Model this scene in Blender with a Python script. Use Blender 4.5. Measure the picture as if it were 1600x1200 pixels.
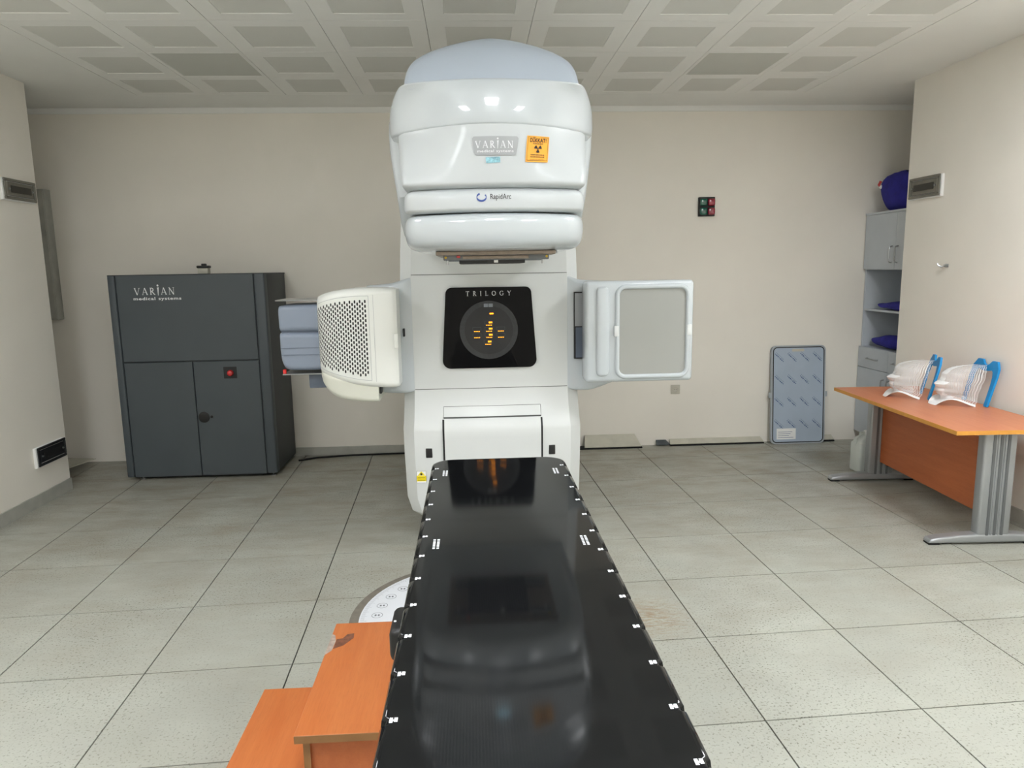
import bpy, bmesh, math, random
from mathutils import Vector, Matrix
random.seed(7)
for o in list(bpy.data.objects): bpy.data.objects.remove(o)
S = bpy.context.scene
COL = S.collection
PI = math.pi

# ------------------------------------------------------------------ camera
CAM = Vector((-0.089, -3.198, 1.633)); YAW, PITCH, ROLL, FPX = 0.05351, -0.15883, -0.01661, 1120.66
fw = Vector((math.sin(YAW)*math.cos(PITCH), math.cos(YAW)*math.cos(PITCH), math.sin(PITCH)))
rt = Vector((math.cos(YAW), -math.sin(YAW), 0)); up = rt.cross(fw)
r2 = rt*math.cos(ROLL) + up*math.sin(ROLL); u2 = up*math.cos(ROLL) - rt*math.sin(ROLL)
cd = bpy.data.cameras.new('camera'); cam = bpy.data.objects.new('camera', cd); COL.objects.link(cam)
cd.sensor_width = 36; cd.lens = FPX/1600*36; cd.clip_start = 0.02; cd.clip_end = 60
cam.matrix_world = Matrix(((r2.x, u2.x, -fw.x, CAM.x), (r2.y, u2.y, -fw.y, CAM.y), (r2.z, u2.z, -fw.z, CAM.z), (0, 0, 0, 1)))
S.camera = cam
# ------------------------------------------------------------------ world, exposure
W = bpy.data.worlds.new('world'); S.world = W; W.use_nodes = True
W.node_tree.nodes['Background'].inputs[0].default_value = (.5, .5, .5, 1)
W.node_tree.nodes['Background'].inputs[1].default_value = 0.0
S.view_settings.view_transform = 'Standard'; S.view_settings.look = 'None'
S.view_settings.gamma = 1; S.view_settings.use_curve_mapping = False
S.view_settings.exposure = 1.5
LAMP = 15.0
# ceiling luminaires (column x, row y, relative output)
LIGHTS = [(2.342, -.415, 1.45), (-2.35, -.415, .76), (-.011, -2.185, 1.0), (1.764, -2.775, 1.5), (-1.785, -2.775, 1.35)]

# ------------------------------------------------------------------ materials
MATS = {}
def srgb(r, g, b):
    f = lambda c: (c/255/12.92) if c/255 <= .04045 else ((c/255+.055)/1.055)**2.4
    return (f(r), f(g), f(b), 1)
def mat(name, rgb, rough=.5, metal=0., var=.06, scale=9., coat=0., bump=0., bscale=150., emit=0., spec=.5, alpha=1.):
    m = bpy.data.materials.new(name); m.use_nodes = True; MATS[name] = m
    nt = m.node_tree; b = nt.nodes['Principled BSDF']; c = srgb(*rgb)
    tc = nt.nodes.new('ShaderNodeTexCoord'); n = nt.nodes.new('ShaderNodeTexNoise')
    n.inputs['Scale'].default_value = scale; n.inputs['Detail'].default_value = 4
    nt.links.new(tc.outputs['Object'], n.inputs['Vector'])
    r = nt.nodes.new('ShaderNodeValToRGB'); r.color_ramp.elements[0].position = .3; r.color_ramp.elements[1].position = .7
    r.color_ramp.elements[0].color = tuple(x*(1-var) for x in c[:3])+(1,); r.color_ramp.elements[1].color = tuple(min(1, x*(1+var)) for x in c[:3])+(1,)
    nt.links.new(n.outputs['Fac'], r.inputs['Fac']); nt.links.new(r.outputs['Color'], b.inputs['Base Color'])
    b.inputs['Roughness'].default_value = rough; b.inputs['Metallic'].default_value = metal
    b.inputs['Coat Weight'].default_value = coat; b.inputs['Coat Roughness'].default_value = .03
    b.inputs['Specular IOR Level'].default_value = spec
    if bump:
        n2 = nt.nodes.new('ShaderNodeTexNoise'); n2.inputs['Scale'].default_value = bscale; n2.inputs['Detail'].default_value = 3
        nt.links.new(tc.outputs['Object'], n2.inputs['Vector'])
        bp = nt.nodes.new('ShaderNodeBump'); bp.inputs['Strength'].default_value = bump; bp.inputs['Distance'].default_value = .004
        nt.links.new(n2.outputs['Fac'], bp.inputs['Height']); nt.links.new(bp.outputs['Normal'], b.inputs['Normal'])
    if emit:
        b.inputs['Emission Color'].default_value = c; b.inputs['Emission Strength'].default_value = emit
    return m
def mixnode(nt, a, b, fac):
    x = nt.nodes.new('ShaderNodeMix'); x.data_type = 'RGBA'
    for s, v in ((x.inputs[6], a), (x.inputs[7], b), (x.inputs[0], fac)):
        if hasattr(v, 'is_linked') or hasattr(v, 'links'): nt.links.new(v, s)
        else: s.default_value = v
    return x.outputs[2]
def ramp(nt, src, p0, p1, c0=(0, 0, 0, 1), c1=(1, 1, 1, 1)):
    r = nt.nodes.new('ShaderNodeValToRGB'); r.color_ramp.elements[0].position = p0; r.color_ramp.elements[1].position = p1
    r.color_ramp.elements[0].color = c0; r.color_ramp.elements[1].color = c1
    nt.links.new(src, r.inputs['Fac']); return r.outputs['Color']
def noise(nt, vec, scale, detail=4, rough=.5):
    n = nt.nodes.new('ShaderNodeTexNoise'); n.inputs['Scale'].default_value = scale; n.inputs['Detail'].default_value = detail
    n.inputs['Roughness'].default_value = rough; nt.links.new(vec, n.inputs['Vector']); return n.outputs['Fac']
def mapping(nt, vec, scale, rot=(0, 0, 0), loc=(0, 0, 0)):
    m = nt.nodes.new('ShaderNodeMapping'); m.inputs['Scale'].default_value = scale; m.inputs['Rotation'].default_value = rot; m.inputs['Location'].default_value = loc
    nt.links.new(vec, m.inputs['Vector']); return m.outputs['Vector']

mat('wall_paint', (242, 237, 227), .75, var=.025, scale=1.5, bump=.05, bscale=60)
mat('ceiling_white', (240, 240, 236), .8, var=.02, scale=2)
mat('tile_white', (240, 240, 236), .6, var=.015, scale=3)
mat('tile_grey', (219, 219, 213), .8, var=.02, scale=3)
mat('panel_grey', (204, 205, 198), .7, var=.02, scale=3)
mat('detector_grey', (152, 153, 148), .55, var=.02, scale=3)
mat('dark_gap', (22, 22, 22), .9)
mat('baseboard', (172, 172, 164), .6, var=.08, scale=12)
mat('gantry_white', (187, 194, 198), .3, coat=1., var=.008, scale=2)
mat('gantry_matte', (208, 211, 210), .42, var=.01, scale=2, coat=.05)
mat('gantry_satin', (190, 195, 197), .42, var=.008, scale=2, coat=.08)
mat('dome_grey', (170, 180, 192), .35, var=.01, scale=2)
mat('arm_white', (224, 226, 221), .35, var=.01, scale=3, coat=.2)
mat('seam', (70, 72, 70), .7)
mat('black_gloss', (6, 6, 8), .06, spec=.12, var=.05)
mat('black_plastic', (18, 18, 19), .45)
mat('display_ring', (40, 41, 43), .5, var=.25, scale=60)
mat('display_face', (22, 23, 25), .5, var=.15, scale=40)
mat('orange_led', (255, 150, 20), .5, emit=1.3)
mat('display_line', (70, 72, 78), .5)
mat('blue_grey', (132, 142, 158), .4, var=.02)
mat('blue_grey_dark', (96, 106, 122), .5, var=.03)
mat('steel', (176, 178, 180), .3, metal=.9, var=.04, scale=20)
mat('bronze', (138, 126, 114), .4, metal=.6, var=.1, scale=40)
mat('brass', (190, 160, 60), .35, metal=.8)
mat('red_plastic', (200, 30, 32), .3, coat=.5)
mat('logo_grey', (160, 163, 166), .4, var=.02)
mat('logo_light', (226, 228, 230), .35)
mat('chrome_letters', (190, 190, 192), .3, metal=.3)
mat('logo_blue', (52, 78, 150), .45)
mat('ink_black', (18, 18, 20), .6)
mat('sign_orange', (242, 168, 50), .5, var=.03)
mat('sign_yellow', (236, 214, 20), .5, var=.03)
mat('paper_white', (238, 238, 236), .7, var=.02)
mat('print_white', (215, 218, 222), .6)
mat('slate', (70, 77, 82), .5, var=.03, scale=5, bump=.03)
mat('slate_side', (58, 62, 64), .55, var=.04, scale=5)
mat('slate_dark', (24, 27, 29), .6)
mat('aluminium_grey', (165, 168, 170), .4, metal=.55, var=.03, scale=14)
mat('aluminium_dark', (112, 115, 117), .45, metal=.5, var=.03)
mat('rubber', (14, 14, 14), .8)
mat('mask_white', (240, 240, 240), .55, var=.03, scale=30)
mat('frame_blue', (12, 140, 208), .45, var=.05)
mat('cloth_blue', (42, 40, 140), .85, var=.25, scale=14, bump=.4, bscale=30)
mat('laminate_grey', (196, 202, 208), .45, var=.02)
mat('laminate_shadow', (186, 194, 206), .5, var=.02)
mat('canister', (214, 219, 214), .4, var=.03)
mat('port_metal', (128, 126, 118), .4, metal=.7, var=.1, scale=20)
mat('port_dark', (62, 60, 54), .5, metal=.4, var=.1)
mat('port_black', (40, 42, 44), .4, metal=.4, var=.1)
mat('lens_green', (6, 92, 74), .15, coat=.6, var=.3, scale=30)
mat('lens_red', (140, 18, 48), .15, coat=.6, var=.3, scale=30)
mat('socket_cream', (200, 196, 182), .5)
mat('trench_plate', (196, 193, 178), .6, var=.08, scale=10)
mat('film_blue', (176, 190, 206), .3, var=.03, scale=6, coat=.3)
mat('film_print', (84, 100, 146), .5)
mat('board_edge', (172, 178, 184), .4)
mat('disc_white', (226, 229, 235), .45, var=.01)
mat('rim_grey', (120, 114, 104), .7, var=.12, scale=30)
mat('print_grey', (120, 124, 130), .6)
mat('holo', (150, 200, 220), .2, metal=.3, var=.5, scale=80)
mat('worn_grey', (170, 152, 140), .8, var=.25, scale=60)
mat('scrape', (112, 70, 50), .8, var=.4, scale=90)
mat('pvc_beige', (204, 205, 193), .5, var=.02)

def floor_mat():
    m = bpy.data.materials.new('floor_vinyl'); m.use_nodes = True; MATS['floor_vinyl'] = m
    nt = m.node_tree; b = nt.nodes['Principled BSDF']
    tc = nt.nodes.new('ShaderNodeTexCoord'); v = tc.outputs['Object']
    base = ramp(nt, noise(nt, v, 2.2, 5, .6), .3, .7, srgb(164, 165, 156), srgb(179, 181, 171))
    oi = nt.nodes.new('ShaderNodeObjectInfo')
    base = mixnode(nt, base, srgb(158, 159, 149), ramp(nt, oi.outputs['Random'], 0, 1, (0, 0, 0, 1), (.45, .45, .45, 1)))
    speck = ramp(nt, noise(nt, mapping(nt, v, (1, 1.0, 1)), 100, 3, .62), .56, .66)
    zone = ramp(nt, noise(nt, v, 1.3, 2), .35, .65, (.25, .25, .25, 1), (.95, .95, .95, 1))
    mul = nt.nodes.new('ShaderNodeMath'); mul.operation = 'MULTIPLY'; nt.links.new(speck, mul.inputs[0]); nt.links.new(zone, mul.inputs[1])
    c = mixnode(nt, base, srgb(96, 96, 82), mul.outputs[0])
    streak = ramp(nt, noise(nt, mapping(nt, v, (3, 22, 1), (0, 0, .04)), 3, 4, .6), .62, .78, (0, 0, 0, 1), (.35, .35, .35, 1))
    c = mixnode(nt, c, srgb(150, 146, 130), streak)
    # worn, dirtier traffic film along the back of the room and in the left corner
    sx = nt.nodes.new('ShaderNodeSeparateXYZ'); nt.links.new(v, sx.inputs[0])
    mr = nt.nodes.new('ShaderNodeMapRange'); mr.inputs[1].default_value = -.8; mr.inputs[2].default_value = 2.6; mr.inputs[3].default_value = .12; mr.inputs[4].default_value = .8
    nt.links.new(sx.outputs['Y'], mr.inputs[0])
    g = ramp(nt, noise(nt, mapping(nt, v, (1.2, 3, 1)), 2.1, 6, .68), .40, .68)
    m2 = nt.nodes.new('ShaderNodeMath'); m2.operation = 'MULTIPLY'; nt.links.new(mr.outputs[0], m2.inputs[0]); nt.links.new(g, m2.inputs[1])
    c = mixnode(nt, c, srgb(138, 126, 106), m2.outputs[0])
    # round scuffed patch to the right of the couch
    dv = nt.nodes.new('ShaderNodeVectorMath'); dv.operation = 'DISTANCE'; dv.inputs[1].default_value = (.70, -.06, 0); nt.links.new(v, dv.inputs[0])
    dr = ramp(nt, dv.outputs['Value'], .05, .26, (1, 1, 1, 1), (0, 0, 0, 1)); sg = ramp(nt, noise(nt, mapping(nt, v, (1, 4, 1), (0, 0, .9)), 16, 4, .7), .4, .62)
    m3 = nt.nodes.new('ShaderNodeMath'); m3.operation = 'MULTIPLY'; nt.links.new(dr, m3.inputs[0]); nt.links.new(sg, m3.inputs[1])
    c = mixnode(nt, c, srgb(146, 128, 104), m3.outputs[0])
    nt.links.new(c, b.inputs['Base Color'])
    rr = ramp(nt, noise(nt, v, 5, 4), .3, .7, (.36, .36, .36, 1), (.52, .52, .52, 1)); nt.links.new(rr, b.inputs['Roughness'])
    b.inputs['Specular IOR Level'].default_value = .4
floor_mat()
def wood_mat(name, c0, c1, rough, axis):
    m = bpy.data.materials.new(name); m.use_nodes = True; MATS[name] = m
    nt = m.node_tree; b = nt.nodes['Principled BSDF']; tc = nt.nodes.new('ShaderNodeTexCoord')
    sc = {'y': (16, 1.3, 16), 'x': (1.3, 16, 16)}[axis]
    v = mapping(nt, tc.outputs['Object'], sc)
    n = noise(nt, v, 1.6, 6, .6)
    c = ramp(nt, n, .3, .72, srgb(*c0), srgb(*c1))
    f = ramp(nt, noise(nt, mapping(nt, tc.outputs['Object'], tuple(5*s for s in sc)), 3, 3), .5, .8, (0, 0, 0, 1), (.3, .3, .3, 1))
    c = mixnode(nt, c, srgb(*[int(x*.85) for x in c0]), f)
    nt.links.new(c, b.inputs['Base Color']); b.inputs['Roughness'].default_value = rough
wood_mat('wood_orange', (184, 100, 48), (200, 120, 66), .42, 'y')
wood_mat('wood_desk', (200, 122, 82), (210, 134, 94), .38, 'y')
wood_mat('wood_panel', (178, 96, 52), (190, 108, 62), .45, 'y')
mat('wood_edge', (140, 100, 60), .5, var=.06, scale=30)
mat('desk_edge', (214, 150, 62), .45, var=.05, scale=30)
def couch_mat():
    m = bpy.data.materials.new('carbon_black'); m.use_nodes = True; MATS['carbon_black'] = m
    nt = m.node_tree; b = nt.nodes['Principled BSDF']; tc = nt.nodes.new('ShaderNodeTexCoord'); v = tc.outputs['Object']
    wv = nt.nodes.new('ShaderNodeTexWave'); wv.inputs['Scale'].default_value = 60; wv.bands_direction = 'X'; nt.links.new(v, wv.inputs['Vector'])
    c = ramp(nt, wv.outputs['Fac'], .2, .8, srgb(13, 14, 15), srgb(19, 20, 22))
    c = mixnode(nt, c, srgb(60, 64, 64), ramp(nt, noise(nt, v, 7, 6, .75), .62, .8, (0, 0, 0, 1), (.25, .25, .25, 1)))
    nt.links.new(c, b.inputs['Base Color'])
    nt.links.new(ramp(nt, noise(nt, v, 4, 5, .6), .3, .7, (.045, .045, .045, 1), (.09, .09, .09, 1)), b.inputs['Roughness'])
    b.inputs['Specular IOR Level'].default_value = .3
couch_mat()
def lamp_mat(name, k):
    m = bpy.data.materials.new(name); m.use_nodes = True; MATS[name] = m
    b = m.node_tree.nodes['Principled BSDF']; b.inputs['Base Color'].default_value = (.9, .9, .9, 1)
    b.inputs['Emission Color'].default_value = (.965, .99, 1.02, 1); b.inputs['Emission Strength'].default_value = k
    return m

# ------------------------------------------------------------------ geometry helpers
class MB:
    def __init__(s): s.v = []; s.f = []; s.mi = []
    def add(s, vs, fs, mi=0):
        o = len(s.v); s.v += [tuple(x) for x in vs]; s.f += [tuple(i+o for i in f) for f in fs]; s.mi += [mi]*len(fs); return s
    def box(s, x0, x1, y0, y1, z0, z1, mi=0):
        return s.add([(x0, y0, z0), (x1, y0, z0), (x1, y1, z0), (x0, y1, z0), (x0, y0, z1), (x1, y0, z1), (x1, y1, z1), (x0, y1, z1)],
                     [(0, 3, 2, 1), (4, 5, 6, 7), (0, 1, 5, 4), (1, 2, 6, 5), (2, 3, 7, 6), (3, 0, 4, 7)], mi)
    def rbox(s, x0, x1, y0, y1, z0, z1, r=.01, seg=3, mi=0):
        bm = bmesh.new(); bmesh.ops.create_cube(bm, size=1)
        for v in bm.verts: v.co = Vector(((x0+x1)/2+v.co.x*(x1-x0), (y0+y1)/2+v.co.y*(y1-y0), (z0+z1)/2+v.co.z*(z1-z0)))
        bmesh.ops.bevel(bm, geom=bm.edges[:], offset=r, segments=seg, affect='EDGES', profile=.5)
        s.bm(bm, mi); return s
    def bm(s, bm, mi=0):
        bm.verts.index_update(); s.add([v.co for v in bm.verts], [[v.index for v in f.verts] for f in bm.faces], mi); bm.free()
    def tube(s, pts, r, n=10, mi=0, caps=True):
        pts = [Vector(p) for p in pts]; rs = r if isinstance(r, (list, tuple)) else [r]*len(pts); vs = []; fs = []
        for i, p in enumerate(pts):
            t = (pts[min(i+1, len(pts)-1)]-pts[max(i-1, 0)]).normalized()
            a = Vector((0, 0, 1)) if abs(t.z) < .9 else Vector((1, 0, 0)); u = t.cross(a).normalized(); w = u.cross(t)
            for k in range(n): an = 2*PI*k/n; vs.append(p+(u*math.cos(an)+w*math.sin(an))*rs[i])
        for i in range(len(pts)-1):
            for k in range(n): k2 = (k+1) % n; fs.append((i*n+k, i*n+k2, (i+1)*n+k2, (i+1)*n+k))
        if caps: fs.append(tuple(range(n))[::-1]); fs.append(tuple((len(pts)-1)*n+k for k in range(n)))
        return s.add(vs, fs, mi)
    def lathe(s, prof, c=(0, 0, 0), n=32, mi=0):          # profile (r,z), axis z
        vs = []; fs = []
        for r, z in prof:
            for k in range(n): a = 2*PI*k/n; vs.append((c[0]+r*math.cos(a), c[1]+r*math.sin(a), c[2]+z))
        m = len(prof)
        for i in range(m-1):
            for k in range(n): k2 = (k+1) % n; fs.append((i*n+k, i*n+k2, (i+1)*n+k2, (i+1)*n+k))
        fs.append(tuple(range(n))[::-1]); fs.append(tuple((m-1)*n+k for k in range(n)))
        return s.add(vs, fs, mi)
    def loft(s, rings, closed=True, mi=0, caps=True):
        n = len(rings[0]); vs = [p for r in rings for p in r]; fs = []
        for i in range(len(rings)-1):
            for k in range(n if closed else n-1):
                k2 = (k+1) % n; fs.append((i*n+k, i*n+k2, (i+1)*n+k2, (i+1)*n+k))
        if caps: fs.append(tuple(range(n))[::-1]); fs.append(tuple((len(rings)-1)*n+k for k in range(n)))
        return s.add(vs, fs, mi)
    def prism(s, poly, axis, a, b, mi=0):                  # polygon in the two other axes
        def P(p, t): return {'x': (t, p[0], p[1]), 'y': (p[0], t, p[1]), 'z': (p[0], p[1], t)}[axis]
        n = len(poly); vs = [P(p, a) for p in poly]+[P(p, b) for p in poly]
        fs = [tuple(range(n))[::-1], tuple(range(n, 2*n))]+[(k, (k+1) % n, n+(k+1) % n, n+k) for k in range(n)]
        return s.add(vs, fs, mi)
    def xf(s, M):
        s.v = [tuple(M @ Vector(v)) for v in s.v]; return s
    def mesh(s, name, mats, smooth=True, angle=35, fix=True):
        me = bpy.data.meshes.new(name); me.from_pydata(s.v, [], s.f)
        for m in (mats if isinstance(mats, (list, tuple)) else [mats]): me.materials.append(MATS[m])
        me.polygons.foreach_set('material_index', s.mi)
        if fix:
            b = bmesh.new(); b.from_mesh(me); bmesh.ops.recalc_face_normals(b, faces=b.faces[:]); b.to_mesh(me); b.free()
        if smooth:
            me.polygons.foreach_set('use_smooth', [True]*len(me.polygons)); me.set_sharp_from_angle(angle=math.radians(angle))
        me.update(); return me
MW = {}                                                    # world matrix of each empty root
def link(name, me, parent=None, world=True):
    o = bpy.data.objects.new(name, me); COL.objects.link(o)
    if parent is not None:
        o.parent = parent
        if world and parent.name in MW: o.matrix_parent_inverse = MW[parent.name].inverted()
    return o
def part(name, mb, m, parent, world=True, smooth=True, angle=35, kind=None, label=None, fix=True):
    o = link(name, mb.mesh(name, m, smooth, angle, fix), parent, world)
    if kind: o['kind'] = kind
    if label: o['label'] = label
    return o
def tag(o, label, cat, group=None, kind=None):
    if label: o['label'] = label
    if cat: o['category'] = cat
    if group: o['group'] = group
    if kind: o['kind'] = kind
    return o
def thing(name, label, cat, loc=(0, 0, 0), rz=0, group=None):
    o = bpy.data.objects.new(name, None); COL.objects.link(o); o.empty_display_size = .1
    o.location = loc; o.rotation_euler = (0, 0, rz); MW[o.name] = Matrix.Translation(loc) @ Matrix.Rotation(rz, 4, 'Z')
    return tag(o, label, cat, group)
def struct(name, mb, m, label, smooth=False):
    o = link(name, mb.mesh(name, m, smooth)); o['kind'] = 'structure'; o['label'] = label; return o

# flat lettering: polygons in (u, v)
def T2D(txt, size=1., bold=0., space=1., sx=1.):
    cu = bpy.data.curves.new('t', 'FONT'); cu.body = txt; cu.size = size; cu.align_x = 'CENTER'; cu.align_y = 'CENTER'
    cu.space_character = space; cu.offset = bold; cu.resolution_u = 3
    ob = bpy.data.objects.new('t', cu); COL.objects.link(ob)
    me = bpy.data.meshes.new_from_object(ob.evaluated_get(bpy.context.evaluated_depsgraph_get()))
    vs = [(v.co.x*sx, v.co.y) for v in me.vertices]; fs = [tuple(p.vertices) for p in me.polygons]
    bpy.data.objects.remove(ob); bpy.data.curves.remove(cu); bpy.data.meshes.remove(me)
    return vs, fs
class G2:
    def __init__(s): s.v = []; s.f = []
    def add(s, vs, fs): o = len(s.v); s.v += vs; s.f += [tuple(i+o for i in f) for f in fs]
    def st(s, p, q, w):
        d = (q[0]-p[0], q[1]-p[1]); L = math.hypot(*d); n = (-d[1]/L*w/2, d[0]/L*w/2)
        s.add([(p[0]+n[0], p[1]+n[1]), (q[0]+n[0], q[1]+n[1]), (q[0]-n[0], q[1]-n[1]), (p[0]-n[0], p[1]-n[1])], [(0, 1, 2, 3)])
    def hb(s, x0, x1, y, w): s.st((x0, y), (x1, y), w)      # horizontal thick stroke
    def rect(s, x0, x1, y0, y1): s.add([(x0, y0), (x1, y0), (x1, y1), (x0, y1)], [(0, 1, 2, 3)])
    def poly(s, pts): s.add(list(pts), [tuple(range(len(pts)))])
    def arc(s, cx, cy, rx, ry, a0, a1, w0, w1, n=16):      # width varies: w0 at horizontal ends, w1 at top and bottom
        vs = []; fs = []
        for i in range(n+1):
            a = a0+(a1-a0)*i/n; w = w0*abs(math.cos(a))+w1*abs(math.sin(a))
            vs += [(cx+(rx+w/2)*math.cos(a), cy+(ry+w/2)*math.sin(a)), (cx+(rx-w/2)*math.cos(a), cy+(ry-w/2)*math.sin(a))]
        for i in range(n): fs.append((2*i, 2*i+2, 2*i+3, 2*i+1))
        s.add(vs, fs)
    def frame(s, x0, x1, y0, y1, w):
        s.rect(x0, x1, y0, y0+w); s.rect(x0, x1, y1-w, y1); s.rect(x0, x0+w, y0+w, y1-w); s.rect(x1-w, x1, y0+w, y1-w)
    def text(s, txt, x, y, size, bold=0, space=1., sx=1.):
        vs, fs = T2D(txt, size, bold, space, sx); s.add([(a+x, b+y) for a, b in vs], fs)
def serif(g, word, x, y, h, gap):
    """letters of the word, baseline at y, cap height h; returns the end x"""
    th, tn = .13, .055
    for ch in word:
        q = G2(); wd = .8
        if ch == 'V': q.st((.08, 1), (.42, 0), th); q.st((.42, 0), (.74, 1), tn); q.hb(0, .26, .98, .04); q.hb(.62, .84, .98, .04); wd = .84
        if ch == 'A': q.st((.08, 0), (.4, 1), tn); q.st((.4, 1), (.74, 0), th); q.hb(.2, .58, .34, .05); q.hb(0, .2, .02, .04); q.hb(.6, .86, .02, .04); wd = .86
        if ch == 'R': q.st((.15, 0), (.15, 1), th); q.arc(.2, .74, .3, .24, -PI/2, PI/2, th, tn); q.st((.3, .5), (.68, 0), th); q.hb(.02, .3, .02, .04); q.hb(.02, .25, .98, .04); q.hb(.6, .8, .02, .04); wd = .76
        if ch == 'i': q.poly([(0, .96), (.3, 1.08), (.18, -.1), (.12, -.1), (.1, .9)]); q.arc(.17, 1.32, .06, .06, 0, 2*PI, .12, .12, 14); wd = .3
        if ch == 'I': q.st((.15, 0), (.15, 1), th); q.hb(0, .3, .02, .04); q.hb(0, .3, .98, .04); wd = .3
        if ch == 'N': q.st((.12, 0), (.12, 1), tn); q.st((.1, 1), (.7, 0), th); q.st((.7, 0), (.7, 1), tn); q.hb(0, .24, .02, .04); q.hb(0, .16, .98, .04); q.hb(.58, .82, .98, .04); wd = .82
        if ch == 'T': q.hb(0, .72, .97, .06); q.st((.36, 0), (.36, 1), th); q.hb(.24, .48, .02, .04); q.rect(0, .05, .8, 1); q.rect(.67, .72, .8, 1); wd = .72
        if ch == 'L': q.st((.15, 0), (.15, 1), th); q.hb(0, .6, .03, .06); q.hb(0, .3, .98, .04); q.rect(.56, .61, 0, .2); wd = .62
        if ch == 'O': q.arc(.45, .5, .38, .46, 0, 2*PI, th, tn, 28); wd = .9
        if ch == 'G': q.arc(.45, .5, .38, .46, .7, 2*PI-.5, th, tn, 24); q.rect(.7, .82, 0.08, .45); q.hb(.6, .9, .45, .04); wd = .9
        if ch == 'Y': q.st((.06, 1), (.38, .48), th); q.st((.7, 1), (.38, .48), tn); q.st((.38, 0), (.38, .5), th); q.hb(.24, .52, .02, .04); q.hb(0, .22, .98, .04); q.hb(.58, .8, .98, .04); wd = .78
        g.add([(x+a*h, y+b*h) for a, b in q.v], q.f); x += wd*h+gap
    return x
def decal(g, fn):
    """polygons (u,v) -> 3D by fn"""
    mb = MB(); mb.add([fn(*p) for p in g.v], g.f); return mb
def rrect(x0, x1, y0, y1, r, n=6):
    pts = []
    for cx, cy, a in ((x1-r, y1-r, 0), (x0+r, y1-r, PI/2), (x0+r, y0+r, PI), (x1-r, y0+r, 3*PI/2)):
        for i in range(n+1): t = a+PI/2*i/n; pts.append((cx+r*math.cos(t), cy+r*math.sin(t)))
    return pts

# ================================================================== room
XL, XR, YB, YE, YR, H = -3.24, 3.32, 3.2, 2.375, -4.4, 3.0
AL, AR = -3.95, 3.96
fl = MB().box(AL-.3, AR+.3, YR-.2, YB+.2, -.12, -.008)
floor = struct('floor', fl, 'dark_gap', 'speckled off-white vinyl tile floor with thin dark joints')
TA = .038; TO = Vector((-.999, 2.654)); TS = .6
def clip(poly, ax, lim, keep_less):
    out = []
    for i in range(len(poly)):
        a, b = poly[i], poly[(i+1) % len(poly)]
        ina = (a[ax] <= lim) if keep_less else (a[ax] >= lim); inb = (b[ax] <= lim) if keep_less else (b[ax] >= lim)
        if ina: out.append(a)
        if ina != inb:
            t = (lim-a[ax])/(b[ax]-a[ax]); out.append((a[0]+t*(b[0]-a[0]), a[1]+t*(b[1]-a[1])))
    return out
ca, sa = math.cos(TA), math.sin(TA)
for i in range(-7, 11):
    for j in range(-2, 13):
        g = .003
        c = [(i*TS+g, -j*TS-TS+g), (i*TS+TS-g, -j*TS-TS+g), (i*TS+TS-g, -j*TS-g), (i*TS+g, -j*TS-g)]
        q = [(TO.x+x*ca-y*sa, TO.y+x*sa+y*ca) for x, y in c]
        mb = MB()
        for (x0, x1, y0, y1) in ((XL, XR, YR, YE), (AL, AR, YE, YB)):
            p = clip(clip(clip(clip(q, 0, x0, False), 0, x1, True), 1, y0, False), 1, y1, True) if q else []
            if len(p) > 2 and abs(sum(p[k][0]*p[(k+1) % len(p)][1]-p[(k+1) % len(p)][0]*p[k][1] for k in range(len(p)))) > 4e-3: mb.prism(p, 'z', -.012, 0)
        if mb.v: part('tile', mb, 'floor_vinyl', floor, smooth=False)
struct('wall_back', MB().box(AL-.2, AR+.2, YB, YB+.2, 0, H), 'wall_paint', 'plain cream back wall behind the treatment machine')
struct('wall_left', MB().box(AL-.2, XL, YR, YE, 0, H), 'wall_paint', 'cream side wall on the left')
struct('wall_right', MB().box(XR, AR+.2, YR, YE, 0, H), 'wall_paint', 'cream side wall on the right')
struct('wall_left_recess', MB().box(AL-.2, AL, YE, YB, 0, H), 'wall_paint', 'end wall of the left recess')
struct('wall_right_recess', MB().box(AR, AR+.2, YE, YB, 0, H), 'wall_paint', 'end wall of the right recess')
struct('wall_rear', MB().box(AL-.2, AR+.2, YR-.2, YR, 0, H), 'wall_paint', 'cream wall behind the viewer')
struct('baseboard_left', MB().box(XL, XL+.012, YR+.01, YE, 0, .09), 'baseboard', 'grey skirting along the left wall')
struct('baseboard_back', MB().box(-1.75, -.3, YB-.014, YB, 0, .075), 'baseboard', 'low grey skirting between cabinet and machine')
struct('baseboard_right', MB().box(XR-.012, XR, YR+.01, YE, 0, .09), 'baseboard', 'grey skirting along the right wall')
struct('trim_1', MB().box(AL, AR, YB-.012, YB, H-.045, H), 'ceiling_white', 'painted band at the top of the back wall')
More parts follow.
